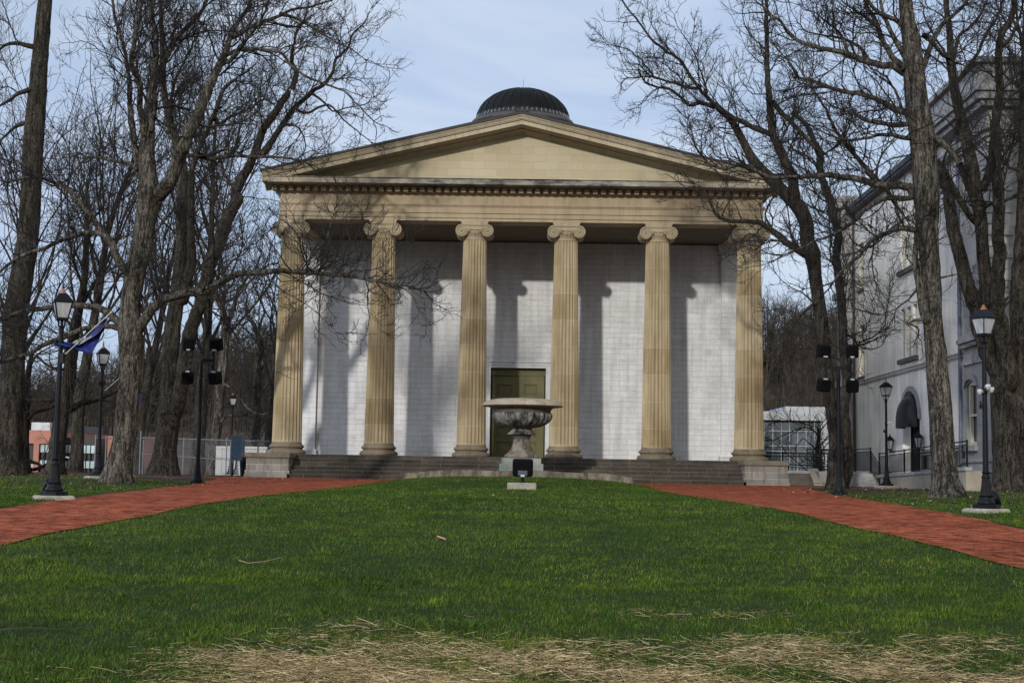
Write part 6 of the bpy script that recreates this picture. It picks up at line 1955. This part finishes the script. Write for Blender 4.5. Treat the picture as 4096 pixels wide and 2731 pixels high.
# ================================================================== wooded hills
hx = np.linspace(-260, 260, 90); hy = np.linspace(135, 470, 50)
HX, HY = np.meshgrid(hx, hy)
def hill_z(x, y):
    prof = np.interp(x, [-260, -120, -85, -55, -30, 0, 30, 60, 100, 260], [0.30, 0.36, 0.55, 0.88, 0.96, 1.0, 1.12, 1.14, 1.08, 0.9])
    t = np.clip((y-150)/170, 0, 1); t = t*t*(3-2*t)
    return -4.6+29*prof*t+1.2*np.sin(x*0.06)*np.sin(y*0.05)*t
HZ = hill_z(HX, HY)
V = np.stack([HX, HY, HZ], -1).reshape(-1, 3)
ii = np.arange(len(V)).reshape(HX.shape)
Q = np.stack([ii[:-1, :-1], ii[:-1, 1:], ii[1:, 1:], ii[1:, :-1]], -1).reshape(-1, 4)
tag(np_mesh('hill', V, Q, M['leaflitter']), kind='structure')
rs = np.random.RandomState(77)
n = 4200
tx = rs.uniform(-125, 125, n); ty = 150+215*rs.rand(n)
keep = (np.abs(tx/ty-(-0.20)) < 0.17) | ((tx/ty > 0.10) & (tx/ty < 0.30))
keep &= ~((tx > -75) & (tx < -30) & (ty < 212))
tx, ty = tx[keep], ty[keep]; n = len(tx)
tz = hill_z(tx, ty)
hh = rs.uniform(7.5, 13.5, n)
S = np.stack([tx, ty, tz-0.3], -1); D = np.tile([[0, 0, 1.0]], (n, 1))+rs.normal(0, 0.06, (n, 3))
P, R = grow(S, D, hh*0.85, 0.012*hh, 6, 0.05, 0.05, rs, 0.05)
geo = [tubes(P, R, 5)]
S, D, L1, r1 = spawn(P, R, hh*0.85, 1.1, rs, 0.15, 0.6, 1.25, (0.25, 0.5), 0.12, 5)
P, R = grow(S, D, L1, np.maximum(r1*0.5, 0.035), 4, 0.22, 0.05, rs, 0.03)
geo.append(tubes(P, R, 3))
S, D, L2, r2 = spawn(P, R, L1, 2.2, rs, 0.15, 0.5, 1.3, (0.3, 0.6), 0.05, 2.6)
P, R = grow(S, D, L2, np.full(len(S), 0.026), 3, 0.3, 0.03, rs, 0.016)
geo.append(tubes(P, R, 3))
V, Q = merge(geo)
tag(np_mesh('woods', V, Q, M['woods']), 'brown leafless woods covering the far hillside', 'woods', kind='stuff')
# evergreens among them: cones of needle sprays
pts = []
for (px, Y, h, c) in ((560, 240, 11, 1), (590, 232, 13, 1), (530, 250, 9, 1), (620, 250, 10, 1), (700, 245, 9, 1), (3085, 260, 7, 1), (3110, 250, 6, 1), (3160, 270, 6, 1), (480, 255, 9, 1), (640, 225, 9, 1)):
    p = at(px, 1600, Y); x = p[0]; z = float(hill_z(x, Y))
    k = 700
    t = rs.rand(k)**0.7
    a = rs.rand(k)*2*PI
    rr = (1-t)*h*0.24*(0.35+0.75*rs.rand(k)**0.5)
    pts.append(np.stack([x+rr*np.cos(a), Y+rr*np.sin(a), z+0.8+t*h-0.15*rr], -1))
p = np.concatenate(pts); n = len(p)
a = nrm(rs.normal(0, 1, (n, 3))*np.array([1, 1, 0.4])); b = nrm(np.cross(a, rs.normal(0, 1, (n, 3))))
s = (0.35+0.35*rs.rand(n))[:, None]
V = np.stack([p-a*s, p+b*s*0.4, p+a*s, p-b*s*0.4], 1).reshape(-1, 3)
tag(np_mesh('evergreens', V, np.arange(4*n).reshape(-1, 4), M['evergreen'], None, False), 'dark evergreens scattered through the far hillside woods', 'evergreens', kind='stuff')

# the valley's other hills, unseen behind the viewer, added to block low sky light
hx = np.linspace(-420, 420, 40); hy = np.linspace(-420, -150, 14)
HX, HY = np.meshgrid(hx, hy)
HZ = -4+np.clip((-HY-150)/170, 0, 1)*(46+7*np.sin(HX*0.021)+4*np.sin(HX*0.05+1))
V = np.stack([HX, HY, HZ], -1).reshape(-1, 3)
ii = np.arange(len(V)).reshape(HX.shape)
Q = np.stack([ii[:-1, :-1], ii[:-1, 1:], ii[1:, 1:], ii[1:, :-1]], -1).reshape(-1, 4)
tag(np_mesh('hill', V, Q, M['leaflitter']), kind='structure')
